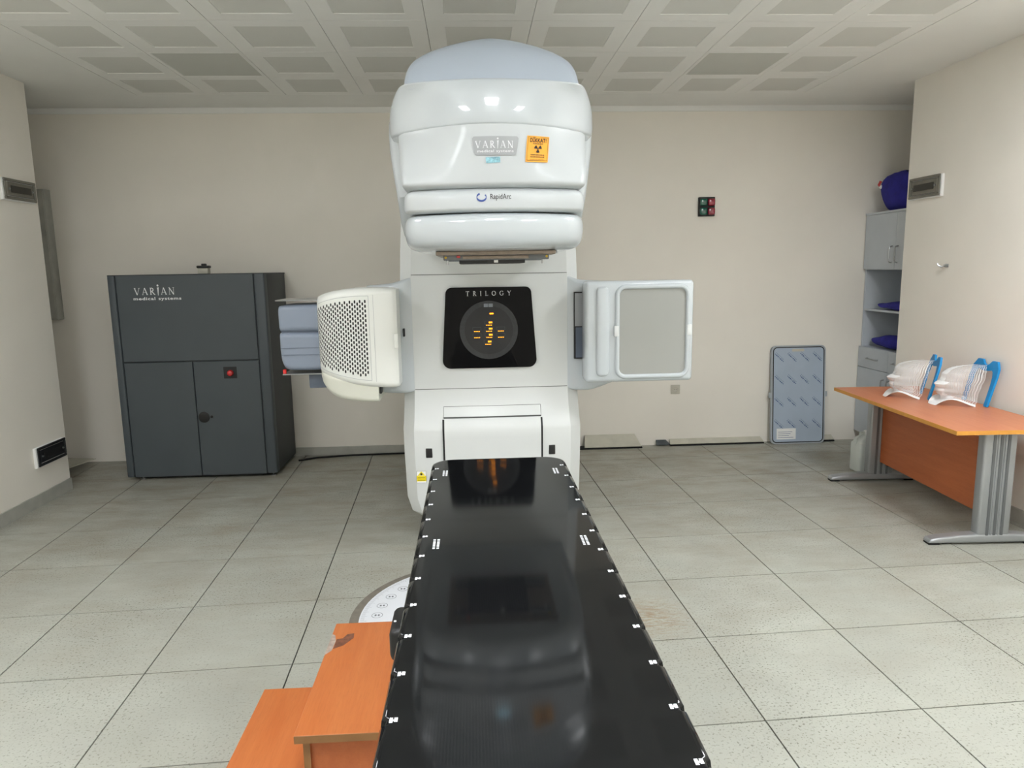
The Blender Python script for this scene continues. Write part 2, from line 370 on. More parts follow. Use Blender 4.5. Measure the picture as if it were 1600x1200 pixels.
# ceiling: plaster border around a field of square metal tiles
fx = [-2.62, -2.08, -1.49, -.898, -.307, .285, .876, 1.468, 2.06, 2.625]
fy = [2.75, 2.23, 1.645, 1.06, .47, -.12, -.71, -1.30, -1.89, -2.48, -3.07, -3.66]
ce = MB().box(AL-.2, AR+.2, YR-.2, YB+.2, H+.03, H+.12)
ce.box(AL-.2, fx[0]-.006, YR-.2, YB+.2, H, H+.03).box(fx[-1]+.006, AR+.2, YR-.2, YB+.2, H, H+.03)
ce.box(fx[0]-.006, fx[-1]+.006, fy[0]+.006, YB+.2, H, H+.03).box(fx[0], fx[-1], YR-.2, fy[-1], H, H+.03)
ceiling = struct('ceiling', ce, 'ceiling_white', 'white plaster ceiling border around a field of square tiles')
def ctile_mesh(w, d, kind):
    mb = MB(); g = .0015; a, b = w/2-g, d/2-g
    s = .192 if kind == 'tile' else min(w, d)/2-.022
    zb = .003
    o = [(-a, -b), (a, -b), (a, b), (-a, b)]; i_ = [(-s, -s), (s, -s), (s, s), (-s, s)]
    vs = [(x, y, 0) for x, y in o]+[(x, y, 0) for x, y in i_]+[(x*.985, y*.985, zb) for x, y in i_]+[(x, y, .02) for x, y in o]
    mb.add(vs, [(k, (k+1) % 4, 4+(k+1) % 4, 4+k) for k in range(4)]+[(4+k, 4+(k+1) % 4, 8+(k+1) % 4, 8+k) for k in range(4)]+[(k, (k+1) % 4, 12+(k+1) % 4, 12+k) for k in range(4)])
    mb.add([vs[8], vs[9], vs[10], vs[11]], [(0, 1, 2, 3)], 1)
    return mb.mesh('ceiling_tile', ['tile_white', 'tile_grey' if kind == 'tile' else 'panel_grey'], False, fix=False)
cache = {}
lamp_cells = {}
for k, (lx, ly, p) in enumerate(LIGHTS): lamp_cells[(round(lx, 2), round(ly, 2))] = (k, p)
for i in range(9):
    for j in range(11):
        w = fx[i+1]-fx[i]; d = fy[j]-fy[j+1]; cx = (fx[i]+fx[i+1])/2; cy = (fy[j]+fy[j+1])/2
        lit = next((k for k, (lx, ly, p) in enumerate(LIGHTS) if abs(lx-cx) < .2 and abs(ly-cy) < .2), None)
        if lit is not None:
            k = lit; p = LIGHTS[k][2]
            nm = ['square lit ceiling panel over the right front floor', 'square lit ceiling panel over the left front floor', 'square lit ceiling panel above the couch', 'square lit ceiling panel at the rear right', 'square lit ceiling panel at the rear left'][k]
            L = thing('ceiling_light', nm, 'light', (cx, cy, H-.012), 0, 'lit ceiling panels')
            lamp_mat('led_%d' % k, LAMP*p)
            fr = MB(); a, b = w/2-.004, d/2-.004
            for (x0, x1, y0, y1) in ((-a, a, -b, -b+.02), (-a, a, b-.02, b), (-a, -a+.02, -b+.02, b-.02), (a-.02, a, -b+.02, b-.02)): fr.box(x0, x1, y0, y1, 0, .03)
            part('light_frame', fr, 'tile_white', L, False, False)
            part('diffuser', MB().box(-a+.02, a-.02, -b+.02, b-.02, .004, .02), 'led_%d' % k, L, False, False)
            continue
        kind = 'panel' if (j == 1 and i in (1, 7)) else 'tile'
        key = (round(w, 3), round(d, 3), kind)
        if key not in cache: cache[key] = ctile_mesh(w, d, kind)
        o = link('ceiling_tile' if kind == 'tile' else 'access_panel', cache[key], ceiling); o.location = (cx, cy, H-.001)

# ================================================================== linear accelerator
CX = .012
LIN = thing('linear_accelerator', 'white radiotherapy machine with a rounded overhanging head and black round display', 'medical machine', (CX, 1.3, 0))
def plan(hw, yf, s, rc, yb, z, n=14, cham=False):
    pts = [(-hw, yb)]
    xc = hw-rc; y1 = yf+s*(xc/hw)**2; ye = y1+2*s*xc/hw**2*rc
    P0, P1, P2 = (xc, y1), (hw, ye), (hw, ye+rc)
    cor = []
    if cham: P1 = ((P0[0]+P2[0])/2, (P0[1]+P2[1])/2)
    for i in range(1, 7): t = i/6; cor.append(((1-t)**2*P0[0]+2*t*(1-t)*P1[0]+t*t*P2[0], (1-t)**2*P0[1]+2*t*(1-t)*P1[1]+t*t*P2[1]))
    pts += [(-a, b) for a, b in reversed(cor)]
    for i in range(n+1): x = -xc+2*xc*i/n; pts.append((x, yf+s*(x/hw)**2))
    pts += cor+[(hw, yb)]
    return [(CX+x, y, z) for x, y in pts]
def keyed(keys, z):
    ks = sorted(keys); 
    if z <= ks[0][0]: return ks[0]
    for a, b in zip(ks, ks[1:]):
        if a[0] <= z <= b[0]:
            t = (z-a[0])/(b[0]-a[0]); return tuple(p+(q-p)*t for p, q in zip(a, b))
    return ks[-1]
def surf(keys, x, z):
    k = keyed(keys, z); return k[2]+k[3]*((x-CX)/k[1])**2
def band(name, keys, m, parent=LIN, angle=32, cham=False):
    ks = sorted(keys); mb = MB().loft([plan(k[1], k[2], k[3], k[4], k[5], k[0], 14, cham) for k in ks]); return part(name, mb, m, parent, angle=angle)
def smoothkeys(keys, n=4):
    """Catmull-Rom densified keys"""
    ks = sorted(keys); out = []
    for i in range(len(ks)-1):
        p0, p1, p2, p3 = ks[max(i-1, 0)], ks[i], ks[i+1], ks[min(i+2, len(ks)-1)]
        for j in range(n):
            t = j/n; z = p1[0]+(p2[0]-p1[0])*t; r = []
            for a in range(1, len(p1)):
                def sl(u, v, w): 
                    d = w[0]-u[0]; return (w[a]-u[a])/d if d else 0
                m1 = sl(p0, p1, p2)*(p2[0]-p1[0]); m2 = sl(p1, p2, p3)*(p2[0]-p1[0])
                lo, hi = min(p1[a], p2[a]), max(p1[a], p2[a])
                v = (2*t**3-3*t*t+1)*p1[a]+(t**3-2*t*t+t)*m1+(-2*t**3+3*t*t)*p2[a]+(t**3-t*t)*m2
                r.append(min(max(v, lo-.002), hi+.002))
            out.append((z, *r))
    return out+[ks[-1]]
# z, half width, front y, sag, corner, back y
BODY = [(.125, .2, 1.02, .02, .06, 1.6), (.14, .33, .95, .02, .06, 1.65), (.175, .42, .875, .02, .065, 1.7), (.225, .485, .85, .02, .065, 1.74), (.32, .510, .835, .02, .065, 1.75),
        (.60, .515, .815, .02, .065, 1.75), (.725, .515, .808, .02, .065, 1.75), (.745, .514, .812, .02, .065, 1.75), (.77, .512, .825, .018, .065, 1.75), (.86, .509, .868, .01, .065, 1.75), (.95, .507, .898, .004, .065, 1.75),
        (1.0, .507, .9, .002, .065, 1.75), (1.6, .507, .9, .002, .065, 1.75), (1.72, .50, .88, .002, .065, 1.75), (1.85, .49, .86, .002, .065, 1.75), (2.25, .47, .86, .002, .065, 1.75), (2.42, .43, .9, .002, .07, 1.72), (2.5, .34, 1.0, .002, .07, 1.6)]
body = band('gantry_body', BODY, 'gantry_matte', angle=26, cham=True)
# machine stand behind the rotating body
part('drive_stand', MB().rbox(CX-.46, CX+.46, 1.78, 2.75, 0, 2.05, .04), 'gantry_white', LIN)
part('stand_foot', MB().rbox(CX-.40, CX+.40, 1.15, 1.82, 0, .10, .02), 'gantry_matte', LIN)
# arm carrying the head
ARM = smoothkeys([(1.76, .40, .50, .02, .05, .95), (1.80, .415, .25, .02, .05, .95), (1.95, .418, .0, .03, .05, .95), (2.06, .432, .0, .03, .05, .95), (2.18, .443, .0, .03, .05, .95), (2.30, .43, .0, .03, .05, 1.0), (2.36, .36, .02, .03, .05, 1.0)], 3)
band('head_arm', ARM, 'gantry_white')
DOME = smoothkeys([(2.33, .352, -.305, .075, .05, .95), (2.38, .347, -.288, .075, .05, .95), (2.43, .335, -.262, .075, .06, .95), (2.465, .312, -.24, .075, .07, .95), (2.495, .268, -.215, .07, .08, .95), (2.522, .20, -.185, .06, .08, .9), (2.542, .115, -.155, .05, .06, .8), (2.55, .03, -.13, .03, .015, .6)], 5)
band('top_dome', DOME, 'dome_grey', angle=60)
TOPC = smoothkeys([(2.176, .395, -.315, .22, .04, .9), (2.179, .415, -.342, .25, .05, .9), (2.192, .424, -.352, .26, .05, .9), (2.23, .425, -.354, .255, .05, .9), (2.28, .418, -.350, .225, .055, .9), (2.315, .402, -.344, .18, .06, .9), (2.338, .383, -.336, .13, .06, .9), (2.350, .366, -.324, .09, .06, .9), (2.354, .35, -.308, .08, .06, .9)], 4)
band('head_top_cover', TOPC, 'gantry_white', angle=60)
FAIR = smoothkeys([(1.944, .325, -.27, .05, .04, .5), (1.948, .345, -.305, .055, .04, .5), (1.958, .362, -.332, .06, .035, .5), (1.975, .368, -.339, .065, .035, .5), (2.03, .374, -.342, .10, .035, .5), (2.10, .380, -.345, .155, .035, .5), (2.17, .387, -.347, .215, .035, .5), (2.186, .388, -.347, .22, .035, .5)], 4)
fair = band('head_fairing', FAIR, 'gantry_satin', angle=60)
SHEL = smoothkeys([(1.856, .345, -.315, .09, .05, .45), (1.862, .358, -.334, .095, .05, .45), (1.875, .364, -.34, .095, .05, .45), (1.915, .362, -.338, .085, .05, .45), (1.935, .355, -.326, .075, .05, .45), (1.948, .335, -.30, .06, .05, .45)], 4)
band('head_shelf', SHEL, 'gantry_satin', angle=60)
COLL = smoothkeys([(1.708, .30, -.23, .13, .08, .45), (1.711, .325, -.275, .14, .08, .45), (1.722, .35, -.318, .14, .08, .45), (1.75, .366, -.342, .14, .08, .45), (1.80, .371, -.35, .135, .08, .45), (1.832, .366, -.346, .13, .08, .45), (1.847, .352, -.33, .12, .07, .45), (1.853, .335, -.305, .11, .06, .45)], 4)
band('collimator_cover', COLL, 'gantry_white', angle=60)
# collimator accessory mount under the head
mt = part('accessory_mount', MB().rbox(CX-.245, CX+.25, -.2, .28, 1.692, 1.709, .003, 1), 'bronze', LIN)
for ya, yb in ((-.17, -.12), (.14, .2)): part('mount_rail', MB().rbox(CX-.215, CX+.225, ya, yb, 1.672, 1.695, .003, 1), 'aluminium_dark', mt)
part('interface_tray', MB().rbox(CX-.15, CX+.125, -.16, .18, 1.658, 1.676, .002, 1), 'black_plastic', mt)
part('tray_plate', MB().rbox(CX-.135, CX+.14, -.175, -.155, 1.676, 1.690, .002, 1), 'bronze', mt)
part('tray_window', MB().box(CX-.005, CX+.012, -.163, -.161, 1.661, 1.673), 'paper_white', mt)
part('red_key', MB().rbox(CX-.16, CX-.145, -.176, -.168, 1.682, 1.692, .002, 1), 'red_plastic', mt)
for s in (-.205, .215): part('brass_screw', MB().tube([(CX+s, -.173, 1.684), (CX+s, -.166, 1.684)], .005, 8), 'brass', mt)
for s in (-.198, .2): part('mount_pin', MB().tube([(CX+s, -.145, 1.675), (CX+s, -.145, 1.655)], .0045, 8), 'steel', mt)
part('mount_knob', MB().tube([(CX+.245, -.15, 1.702), (CX+.262, -.15, 1.702)], .006, 8), 'steel', mt)

def onbody(e=.0015): return lambda x, z: (x, surf(BODY, x, z)-e, z)
def grid2(x0, x1, z0, z1, nx, nz):
    g = G2()
    for i in range(nx):
        for j in range(nz):
            g.rect(x0+(x1-x0)*i/nx, x0+(x1-x0)*(i+1)/nx, z0+(z1-z0)*j/nz, z0+(z1-z0)*(j+1)/nz)
    return g
# seams across the body
for z in (1.609, .957):
    part('cover_seam', decal(grid2(CX-.44, CX+.44, z-.0015, z+.0015, 6, 1), onbody(.001)), 'seam', body)
sp = MB()   # raised service panel at the lower front
zs = [.2+.597*k/16 for k in range(17)]; NX = 10
vsF = []; 
for z in zs:
    for k in range(NX+1):
        x = CX-.276+.552*k/NX; vsF.append((x, surf(BODY, x, z)-.014-(0 if z < .79 else -.006), z))
sp.add(vsF, [(j*(NX+1)+k, j*(NX+1)+k+1, (j+1)*(NX+1)+k+1, (j+1)*(NX+1)+k) for j in range(16) for k in range(NX)])
nb = len(vsF); rim = [k for k in range(NX+1)]+[j*(NX+1)+NX for j in range(1, 17)]+[16*(NX+1)+k for k in range(NX-1, -1, -1)]+[j*(NX+1) for j in range(15, 0, -1)]
back = [(vsF[i][0], vsF[i][1]+.03, vsF[i][2]) for i in rim]
sp.v += back; n = len(rim)
for k in range(n): sp.f.append((rim[k], rim[(k+1) % n], nb+(k+1) % n, nb+k)); sp.mi.append(0)
part('service_panel', sp, 'gantry_matte', LIN, angle=30)
for xa in (-.287, .276): part('panel_gap', decal(grid2(CX+xa, CX+xa+.011, .2, .79, 1, 12), onbody(.007)), 'ink_black', body)
g = grid2(CX-.28, CX+.28, .795, .803, 10, 1); part('panel_gap', decal(g, onbody(.009)), 'seam', body)
for q in (grid2(CX-.28, CX+.28, .857, .859, 8, 1), grid2(CX-.281, CX-.279, .80, .857, 1, 3), grid2(CX+.279, CX+.281, .80, .857, 1, 3)): part('panel_outline', decal(q, onbody(.0012)), 'seam', body)
for x in (-.356, .352):
    y = surf(BODY, x, .598); part('vent_window', MB().rbox(x-.019, x+.019, y-.004, y+.004, .57, .627, .004, 2), 'black_plastic', LIN)
y = surf(BODY, -.30, .45); part('vent_window', MB().rbox(-.325, -.29, y-.004, y+.004, .44, .50, .004, 2), 'black_plastic', LIN)
# laser warning sticker
fb = onbody(.002); fb2 = onbody(.003)
st = part('laser_sticker', decal(grid2(-.434, -.378, .418, .491, 2, 2), fb), 'sign_yellow', LIN)
for za, zb in ((.418, .428), (.462, .491)): g = G2(); g.rect(-.434, -.378, za, zb); part('sticker_white', decal(g, onbody(.0025)), 'paper_white', st)
g = G2(); g.poly([(-.428, .464), (-.384, .464), (-.406, .489)]); part('sticker_triangle', decal(g, fb2), 'sign_yellow', st)
g = G2(); g.arc(-.406, .472, .003, .003, 0, 2*PI, .006, .006, 10); [g.rect(-.428, -.386, .434+k*.008, .4355+k*.008) for k in range(3)]; g.frame(-.434, -.378, .418, .491, .0012)
part('sticker_print', decal(g, onbody(.0035)), 'ink_black', st, kind='stuff')
# display
FY = .9
def trap(z): return .243+(1.535-z)/.46*.026
def trap_poly(gr, r=.035, n=6):
    zt, zb = 1.535+gr, 1.075-gr; xt, xb = trap(1.535)+gr, trap(1.075)+gr; pts = []
    for cx, cz, a in ((xt-r, zt-r, 0), (-xt+r, zt-r, PI/2), (-xb+r*1.3, zb+r*1.3, PI), (xb-r*1.3, zb+r*1.3, 3*PI/2)):
        rr = r if cz > 1.3 else r*1.3
        for i in range(n+1): t = a+PI/2*i/n; pts.append((CX-.007+cx+rr*math.cos(t), cz+rr*math.sin(t)))
    return pts
disp = part('display_panel', MB().prism(trap_poly(0), 'y', FY-.012, FY+.01), 'black_gloss', LIN)
DX, DZ = .003, 1.292
def disc(r0, r1, y, n=48):
    mb = MB(); vs = []; fs = []
    for k in range(n):
        a = 2*PI*k/n; vs += [(DX+r1*math.cos(a), y, DZ+r1*math.sin(a)), (DX+r0*math.cos(a), y, DZ+r0*math.sin(a))]
    for k in range(n): k2 = (k+1) % n; fs.append((2*k, 2*k+1, 2*k2+1, 2*k2))
    mb.add(vs, fs); return mb
part('display_ring', disc(.138, .166, FY-.0135), 'display_ring', disp)
part('display_window', disc(.0005, .138, FY-.013), 'display_face', disp)
fd = lambda u, v: (u, FY-.0145, v)
g = G2(); serif(g, 'TRILOGY', -.123, 1.487, .026, .021); part('display_lettering', decal(g, fd), 'chrome_letters', disp, kind='stuff')
for xa in (-.026, .001): g = G2(); g.rect(DX+xa, DX+xa+.024, 1.423, 1.442); part('display_marker', decal(g, fd), 'print_grey', disp)
fo = G2(); fr = G2()
fo.rect(DX+.006, DX+.028, 1.382, 1.389)
def field(x, z, filled):
    fr.frame(x-.024, x+.024, z-.009, z+.009, .0012)
    if filled:
        for k in range(3): fo.rect(x+k*.007, x+.0045+k*.007, z-.004, z+.005)
    for k in range(4): fo.rect(x-.016+k*.009, x-.0105+k*.009, z-.0165, z-.013)
for z in (1.335, 1.300, 1.265, 1.226): field(DX+.001 if z > 1.23 else DX-.006, z, True)
for z in (1.300, 1.265):
    for s in (-1, 1): field(DX+s*.068, z, False)
part('display_digits', decal(fo, fd), 'orange_led', disp, kind='stuff')
part('display_boxes', decal(fr, fd), 'display_line', disp, kind='stuff')
# brand plate, hologram, warning sign, arc logo on the curved head
ff = lambda e: (lambda x, z: (x, surf(FAIR, x, z)-e, z))
def plate_on(name, pts, fn, m, thick=.003):
    """thin curved plate: polygon pts in (x,z), sliced into columns"""
    x0 = min(p[0] for p in pts); x1 = max(p[0] for p in pts); N = 30; mb = MB(); cols = []
    for k in range(N+1):
        x = x0+(x1-x0)*k/N; zz = []
        for a, b in zip(pts, pts[1:]+pts[:1]):
            if (a[0]-x)*(b[0]-x) <= 1e-12 and abs(a[0]-b[0]) > 1e-9: zz.append(a[1]+(b[1]-a[1])*(x-a[0])/(b[0]-a[0]))
            elif abs(a[0]-b[0]) <= 1e-9 and abs(a[0]-x) < 1e-7: zz += [a[1], b[1]]
        cols.append((x, min(zz), max(zz)))
    M = 5; vs = []
    for (x, a, b) in cols:
        for j in range(M+1): vs.append(fn(x, a+(b-a)*j/M))
    fs = [(i*(M+1)+j, (i+1)*(M+1)+j, (i+1)*(M+1)+j+1, i*(M+1)+j+1) for i in range(N) for j in range(M)]
    mb.add(vs, fs); return part(name, mb, m, LIN)
bp = plate_on('brand_plate', [(-.066, 2.069), (-.073, 2.128), (-.068, 2.135), (.100, 2.135), (.105, 2.128), (.096, 2.069), (.09, 2.066), (-.06, 2.066)], ff(.004), 'logo_grey')
g = G2(); serif(g, 'VARiAN', -.062, 2.092, .026, .006); g.text('medical systems', .015, 2.080, .0135, .0002, 1.1, 1.45)
part('brand_lettering', decal(g, ff(.0055)), 'logo_light', bp)
plate_on('hologram_sticker', [(-.021, 2.036), (.033, 2.039), (.033, 2.06), (-.023, 2.058)], ff(.003), 'holo')
ws = plate_on('warning_sign', [(.130, 2.041), (.219, 2.041), (.229, 2.140), (.139, 2.140)], ff(.004), 'sign_orange')
sh = lambda u, v: ff(.006)(.130+u*.089+v*.0095, 2.041+v*.099)
g = G2(); tv, tf = T2D('DİKKAT!', .2, .004, 1.05, 1.); g.add([(a*.9+.51, b*1.1+.825) for a, b in tv], tf)
for a0 in (0, 2*PI/3, 4*PI/3):
    pts = []; 
    for i in range(7): a = a0+(i/6)*PI/3; pts.append((.52+.17*math.cos(a), .51+.155*math.sin(a)))
    a1 = a0; a2 = a1+PI/3; pts += [(.52+.045*math.cos(a2), .51+.04*math.sin(a2)), (.52+.045*math.cos(a1), .51+.04*math.sin(a1))]
    g.poly(pts)
g.arc(.52, .51, .012, .012, 0, 2*PI, .03, .03, 10); g.frame(.05, .96, .06, .955, .012)
for row, (z, ww) in enumerate(((.70, .42), (.275, .58), (.195, .58), (.11, .62))):
    x = .5-ww/2
    while x < .5+ww/2:
        w = random.uniform(.02, .045); g.rect(x, x+w, z-.018, z+.018 if row < 3 else z-.008); x += w+.016
part('warning_print', decal(g, sh), 'ink_black', ws, kind='stuff')
fs_ = lambda e: (lambda x, z: (x, surf(SHEL, x, z)-e, z))
g = G2(); g.arc(-.042, 1.910, .018, .014, PI*.62, PI*2.22, .002, .007, 24); part('arc_logo', decal(g, fs_(.003)), 'logo_blue', LIN)
g = G2(); g.text('RapidArc', .032, 1.911, .029, 0.0001, 1., .76); part('arc_lettering', decal(g, fs_(.003)), 'ink_black', LIN)

# ---- left imaging source arm (perforated housing)
def xloft(keys, n_c=8, dens=4):
    """sections in y-z at each x: (x, ztop, zbot, yf, yb, r)"""
    ks = smoothkeys(keys, dens); rings = []
    for (x, zt, zb, yf, yb, r) in ks:
        rings.append([(x, a, b) for a, b in rrect(yf, yb, zb, zt, min(r, (zt-zb)/2.1, (yb-yf)/2.1), n_c)])
    return MB().loft(rings)
part('arm_bracket', xloft([(-.70, 1.535, .97, 1.0, 1.3, .03), (-.69, 1.552, .945, .97, 1.32, .03), (-.62, 1.558, .937, .93, 1.32, .03), (-.54, 1.566, .935, .90, 1.32, .03), (-.47, 1.585, .938, .893, 1.32, .02), (-.42, 1.60, .95, .905, 1.32, .01)]), 'gantry_white', LIN, angle=40)
part('bracket_slot', MB().rbox(-.484, -.472, .882, .90, 1.265, 1.312, .003, 1), 'ink_black', LIN)
HOUS = [(-.955, 1.468, 1.11, .93, 1.15, .05), (-.95, 1.492, 1.085, .86, 1.15, .05), (-.93, 1.504, 1.072, .80, 1.15, .05), (-.88, 1.522, 1.055, .745, 1.15, .05), (-.80, 1.538, 1.035, .705, 1.15, .045), (-.70, 1.546, 1.015, .69, 1.15, .04), (-.60, 1.546, 1.005, .69, 1.12, .035), (-.52, 1.542, 1.003, .70, 1.05, .03), (-.497, 1.535, 1.008, .715, 1.02, .03)]
hs = part('source_housing', xloft(HOUS), 'arm_white', LIN, angle=50)
hk = smoothkeys([(k[0],)+k[1:] for k in HOUS], 4)
def hyf(x): 
    k = keyed(hk, x); return k[3]
def hz(x): k = keyed(hk, x); return k[1], k[2]
g = G2()   # recessed panel outline
N = 40; 
pan = lambda x: (hz(x)[0]-.062, hz(x)[1]+.055)
cols = []; x = -.66; 
while x > -.948:
    cols.append(x); dy = (hyf(x-.002)-hyf(x+.002))/.004; x -= .0137/math.sqrt(1+dy*dy)
mbh = MB(); mbo = MB()
for ci, x in enumerate(cols):
    zt, zb = pan(x); z = zt-(.01275 if ci % 2 else 0)
    dy = (hyf(x-.002)-hyf(x+.002))/.004; hwx = .0044/math.sqrt(1+dy*dy)
    while z-.016 > zb:
        ring = []
        for a, b in ((-hwx, -.0155), (0, -.0185), (hwx, -.0155), (hwx, -.003), (0, 0), (-hwx, -.003)): ring.append((x+a, hyf(x+a)-.0012, z+b))
        mbh.add(ring, [tuple(range(6))]); z -= .0255
part('perforation', mbh, 'ink_black', hs, kind='stuff', smooth=False, fix=False)
xs = [-.642-(.942-.642)*k/24 for k in range(25)]
for w, off in ((.002, 0),):
    for k in range(24):
        for q in (0, 1):
            a, b = xs[k], xs[k+1]; za = pan(a)[q]+(.02 if q == 0 else -.016); zb_ = pan(b)[q]+(.02 if q == 0 else -.016)
            mbo.add([(a, hyf(a)-.001, za-w/2), (b, hyf(b)-.001, zb_-w/2), (b, hyf(b)-.001, zb_+w/2), (a, hyf(a)-.001, za+w/2)], [(0, 1, 2, 3)])
mbo.add([(-.641, hyf(-.641)-.001, pan(-.641)[1]-.016), (-.643, hyf(-.643)-.001, pan(-.643)[1]-.016), (-.643, hyf(-.643)-.001, pan(-.643)[0]+.02), (-.641, hyf(-.641)-.001, pan(-.641)[0]+.02)], [(0, 1, 2, 3)])
mbo.add([(-.618, hyf(-.618)-.001, 1.04), (-.6165, hyf(-.6165)-.001, 1.04), (-.6165, hyf(-.6165)-.001, 1.51), (-.618, hyf(-.618)-.001, 1.51)], [(0, 1, 2, 3)])
part('panel_outline', mbo, 'logo_grey', hs, smooth=False, kind='stuff')
part('housing_catch', MB().rbox(-.515, -.492, .694, .71, 1.22, 1.30, .004, 2), 'arm_white', hs)
part('housing_chin', xloft([(-.945, 1.085, 1.05, .86, 1.1, .01), (-.925, 1.085, 1.02, .80, 1.1, .02), (-.88, 1.08, .972, .75, 1.1, .03), (-.82, 1.07, .943, .725, 1.1, .03), (-.74, 1.06, .929, .715, 1.1, .03), (-.66, 1.05, .925, .712, 1.08, .02), (-.612, 1.04, .925, .712, 1.05, .02)]), 'pvc_beige', LIN, angle=45)
part('hinge_block', MB().rbox(-.612, -.598, .74, .80, .965, 1.0, .003, 1), 'black_plastic', LIN)
# blue-grey tube unit behind the housing
bu = part('tube_unit', xloft([(-1.195, 1.43, 1.31, .98, 1.22, .02), (-1.19, 1.445, 1.30, .97, 1.24, .03), (-1.15, 1.452, 1.30, .96, 1.25, .03), (-.9, 1.455, 1.30, .96, 1.25, .03)]), 'blue_grey', LIN)
part('tube_base', xloft([(-1.195, 1.288, 1.17, .98, 1.22, .02), (-1.19, 1.293, 1.12, .975, 1.24, .03), (-1.17, 1.293, 1.085, .965, 1.25, .03), (-1.12, 1.293, 1.075, .96, 1.25, .03), (-.9, 1.293, 1.075, .96, 1.25, .03)]), 'blue_grey', LIN)
for z in (1.205, 1.165): part('base_seam', MB().box(-1.188, -.93, .9565, .9605, z, z+.002), 'blue_grey_dark', bu)
part('gap_strip', MB().box(-1.185, -.95, .985, 1.2, 1.29, 1.303), 'blue_grey_dark', LIN)
part('guard_plate', MB().rbox(-1.20, -.90, .94, 1.26, 1.474, 1.482, .003, 1), 'steel', LIN)
part('guard_plate', MB().rbox(-1.185, -.90, .94, 1.26, 1.052, 1.06, .003, 1), 'steel', LIN)
part('guard_foot', MB().rbox(-1.183, -1.165, .945, .965, 1.056, 1.085, .003, 1), 'red_plastic', LIN)
part('guard_foot', MB().rbox(-1.187, -1.172, .945, .965, 1.044, 1.056, .003, 1), 'black_plastic', LIN)
part('tube_mount', MB().rbox(-1.05, -.90, 1.0, 1.15, .965, 1.055, .006, 2), 'blue_grey_dark', LIN)
# ---- right imaging detector arm
part('arm_bracket', xloft([(.44, 1.60, .95, .905, 1.3, .01), (.475, 1.585, .935, .898, 1.3, .02), (.52, 1.57, .93, .885, 1.3, .025), (.60, 1.562, .935, .875, 1.2, .025), (.80, 1.558, 1.0, .87, 1.05, .025), (1.14, 1.556, 1.02, .87, 1.0, .025), (1.165, 1.54, 1.05, .88, .98, .02)]), 'gantry_white', LIN, angle=40)
sl = part('bracket_slot', MB().box(.490, .545, .872, .895, 1.118, 1.50), 'ink_black', LIN)
part('slot_plate', MB().box(.4945, .545, .8705, .88, 1.305, 1.492), 'logo_grey', sl); part('slot_plate', MB().box(.4985, .545, .8705, .88, 1.125, 1.298), 'blue_grey_dark', sl)
dp = part('detector_panel', MB().rbox(.532, 1.138, .73, .87, .998, 1.560, .022, 4), 'gantry_white', LIN)
# raised border around the grey field
def framering(x0, x1, z0, z1, r, w, y0, h):
    """rounded frame with a half-round section standing h proud"""
    secs = [(0, 0), (w*.12, h*.7), (w*.35, h), (w*.65, h), (w*.88, h*.7), (w, 0)]; rings = []
    for o, hh in secs: rings.append([(a, y0-hh, b) for a, b in rrect(x0+o, x1-o, z0+o, z1-o, max(r-o, .008), 6)])
    return MB().loft(rings, True, 0, False)
part('detector_border', framering(.696, 1.118, 1.016, 1.540, .06, .027, .7305, .016), 'gantry_white', dp)
part('detector_field', MB().prism(rrect(.716, 1.098, 1.036, 1.520, .045), 'y', .7285, .735), 'detector_grey', dp, label='plain grey detector field')
part('detector_ridge', xloft([(.592, 1.50, 1.06, .722, .76, .012), (.60, 1.525, 1.04, .715, .76, .015), (.63, 1.53, 1.035, .712, .76, .015), (.655, 1.525, 1.04, .718, .76, .012), (.665, 1.50, 1.06, .728, .76, .01)], 6, 3), 'gantry_white', dp)
for x in (.690, 1.098):
    part('border_clip', MB().rbox(x, x+.026, .712, .73, 1.255, 1.315, .004, 2), 'gantry_matte', dp)

# ================================================================== turntable, couch
TT = thing('turntable', 'white graduated turntable disc set into the floor beside the couch', 'turntable', (-.1, .044, 0))
part('rim_ring', MB().lathe([(.56, .001), (.56, .004), (.60, .003), (.608, .0005)], (0, 0, 0), 72), 'rim_grey', TT, False)
dc = part('disc_plate', MB().lathe([(.564, .001), (.562, .006), (.001, .006)], (0, 0, 0), 72), 'disc_white', TT, False)
g = G2()
for k in range(360):
    a = 2*PI*k/360; l = .03 if k % 5 == 0 else .018
    if 95 < k < 200: g.st((.555*math.cos(a), .555*math.sin(a)), ((.555-l)*math.cos(a), (.555-l)*math.sin(a)), .0012)
for k in range(95, 200, 12):
    a = 2*PI*k/360; cx, cy = .48*math.cos(a), .48*math.sin(a); g.arc(cx, cy, .026, .026, 0, 2*PI, .002, .002, 18)
    g.rect(cx-.012, cx-.003, cy-.008, cy+.008); g.rect(cx+.003, cx+.012, cy-.008, cy+.008)
    cx, cy = .37*math.cos(a+.05), .37*math.sin(a+.05); g.rect(cx-.008, cx+.008, cy-.005, cy+.005)
part('graduation', decal(g, lambda u, v: (u, v, .0065)), 'print_grey', dc, kind='stuff')
CT = thing('treatment_couch', 'long glossy black carbon treatment couch with white index marks along its edges', 'couch', (0, -1.4, 0))
ZC = .889; Y1, Y0 = -.408, -2.62; HW = .262
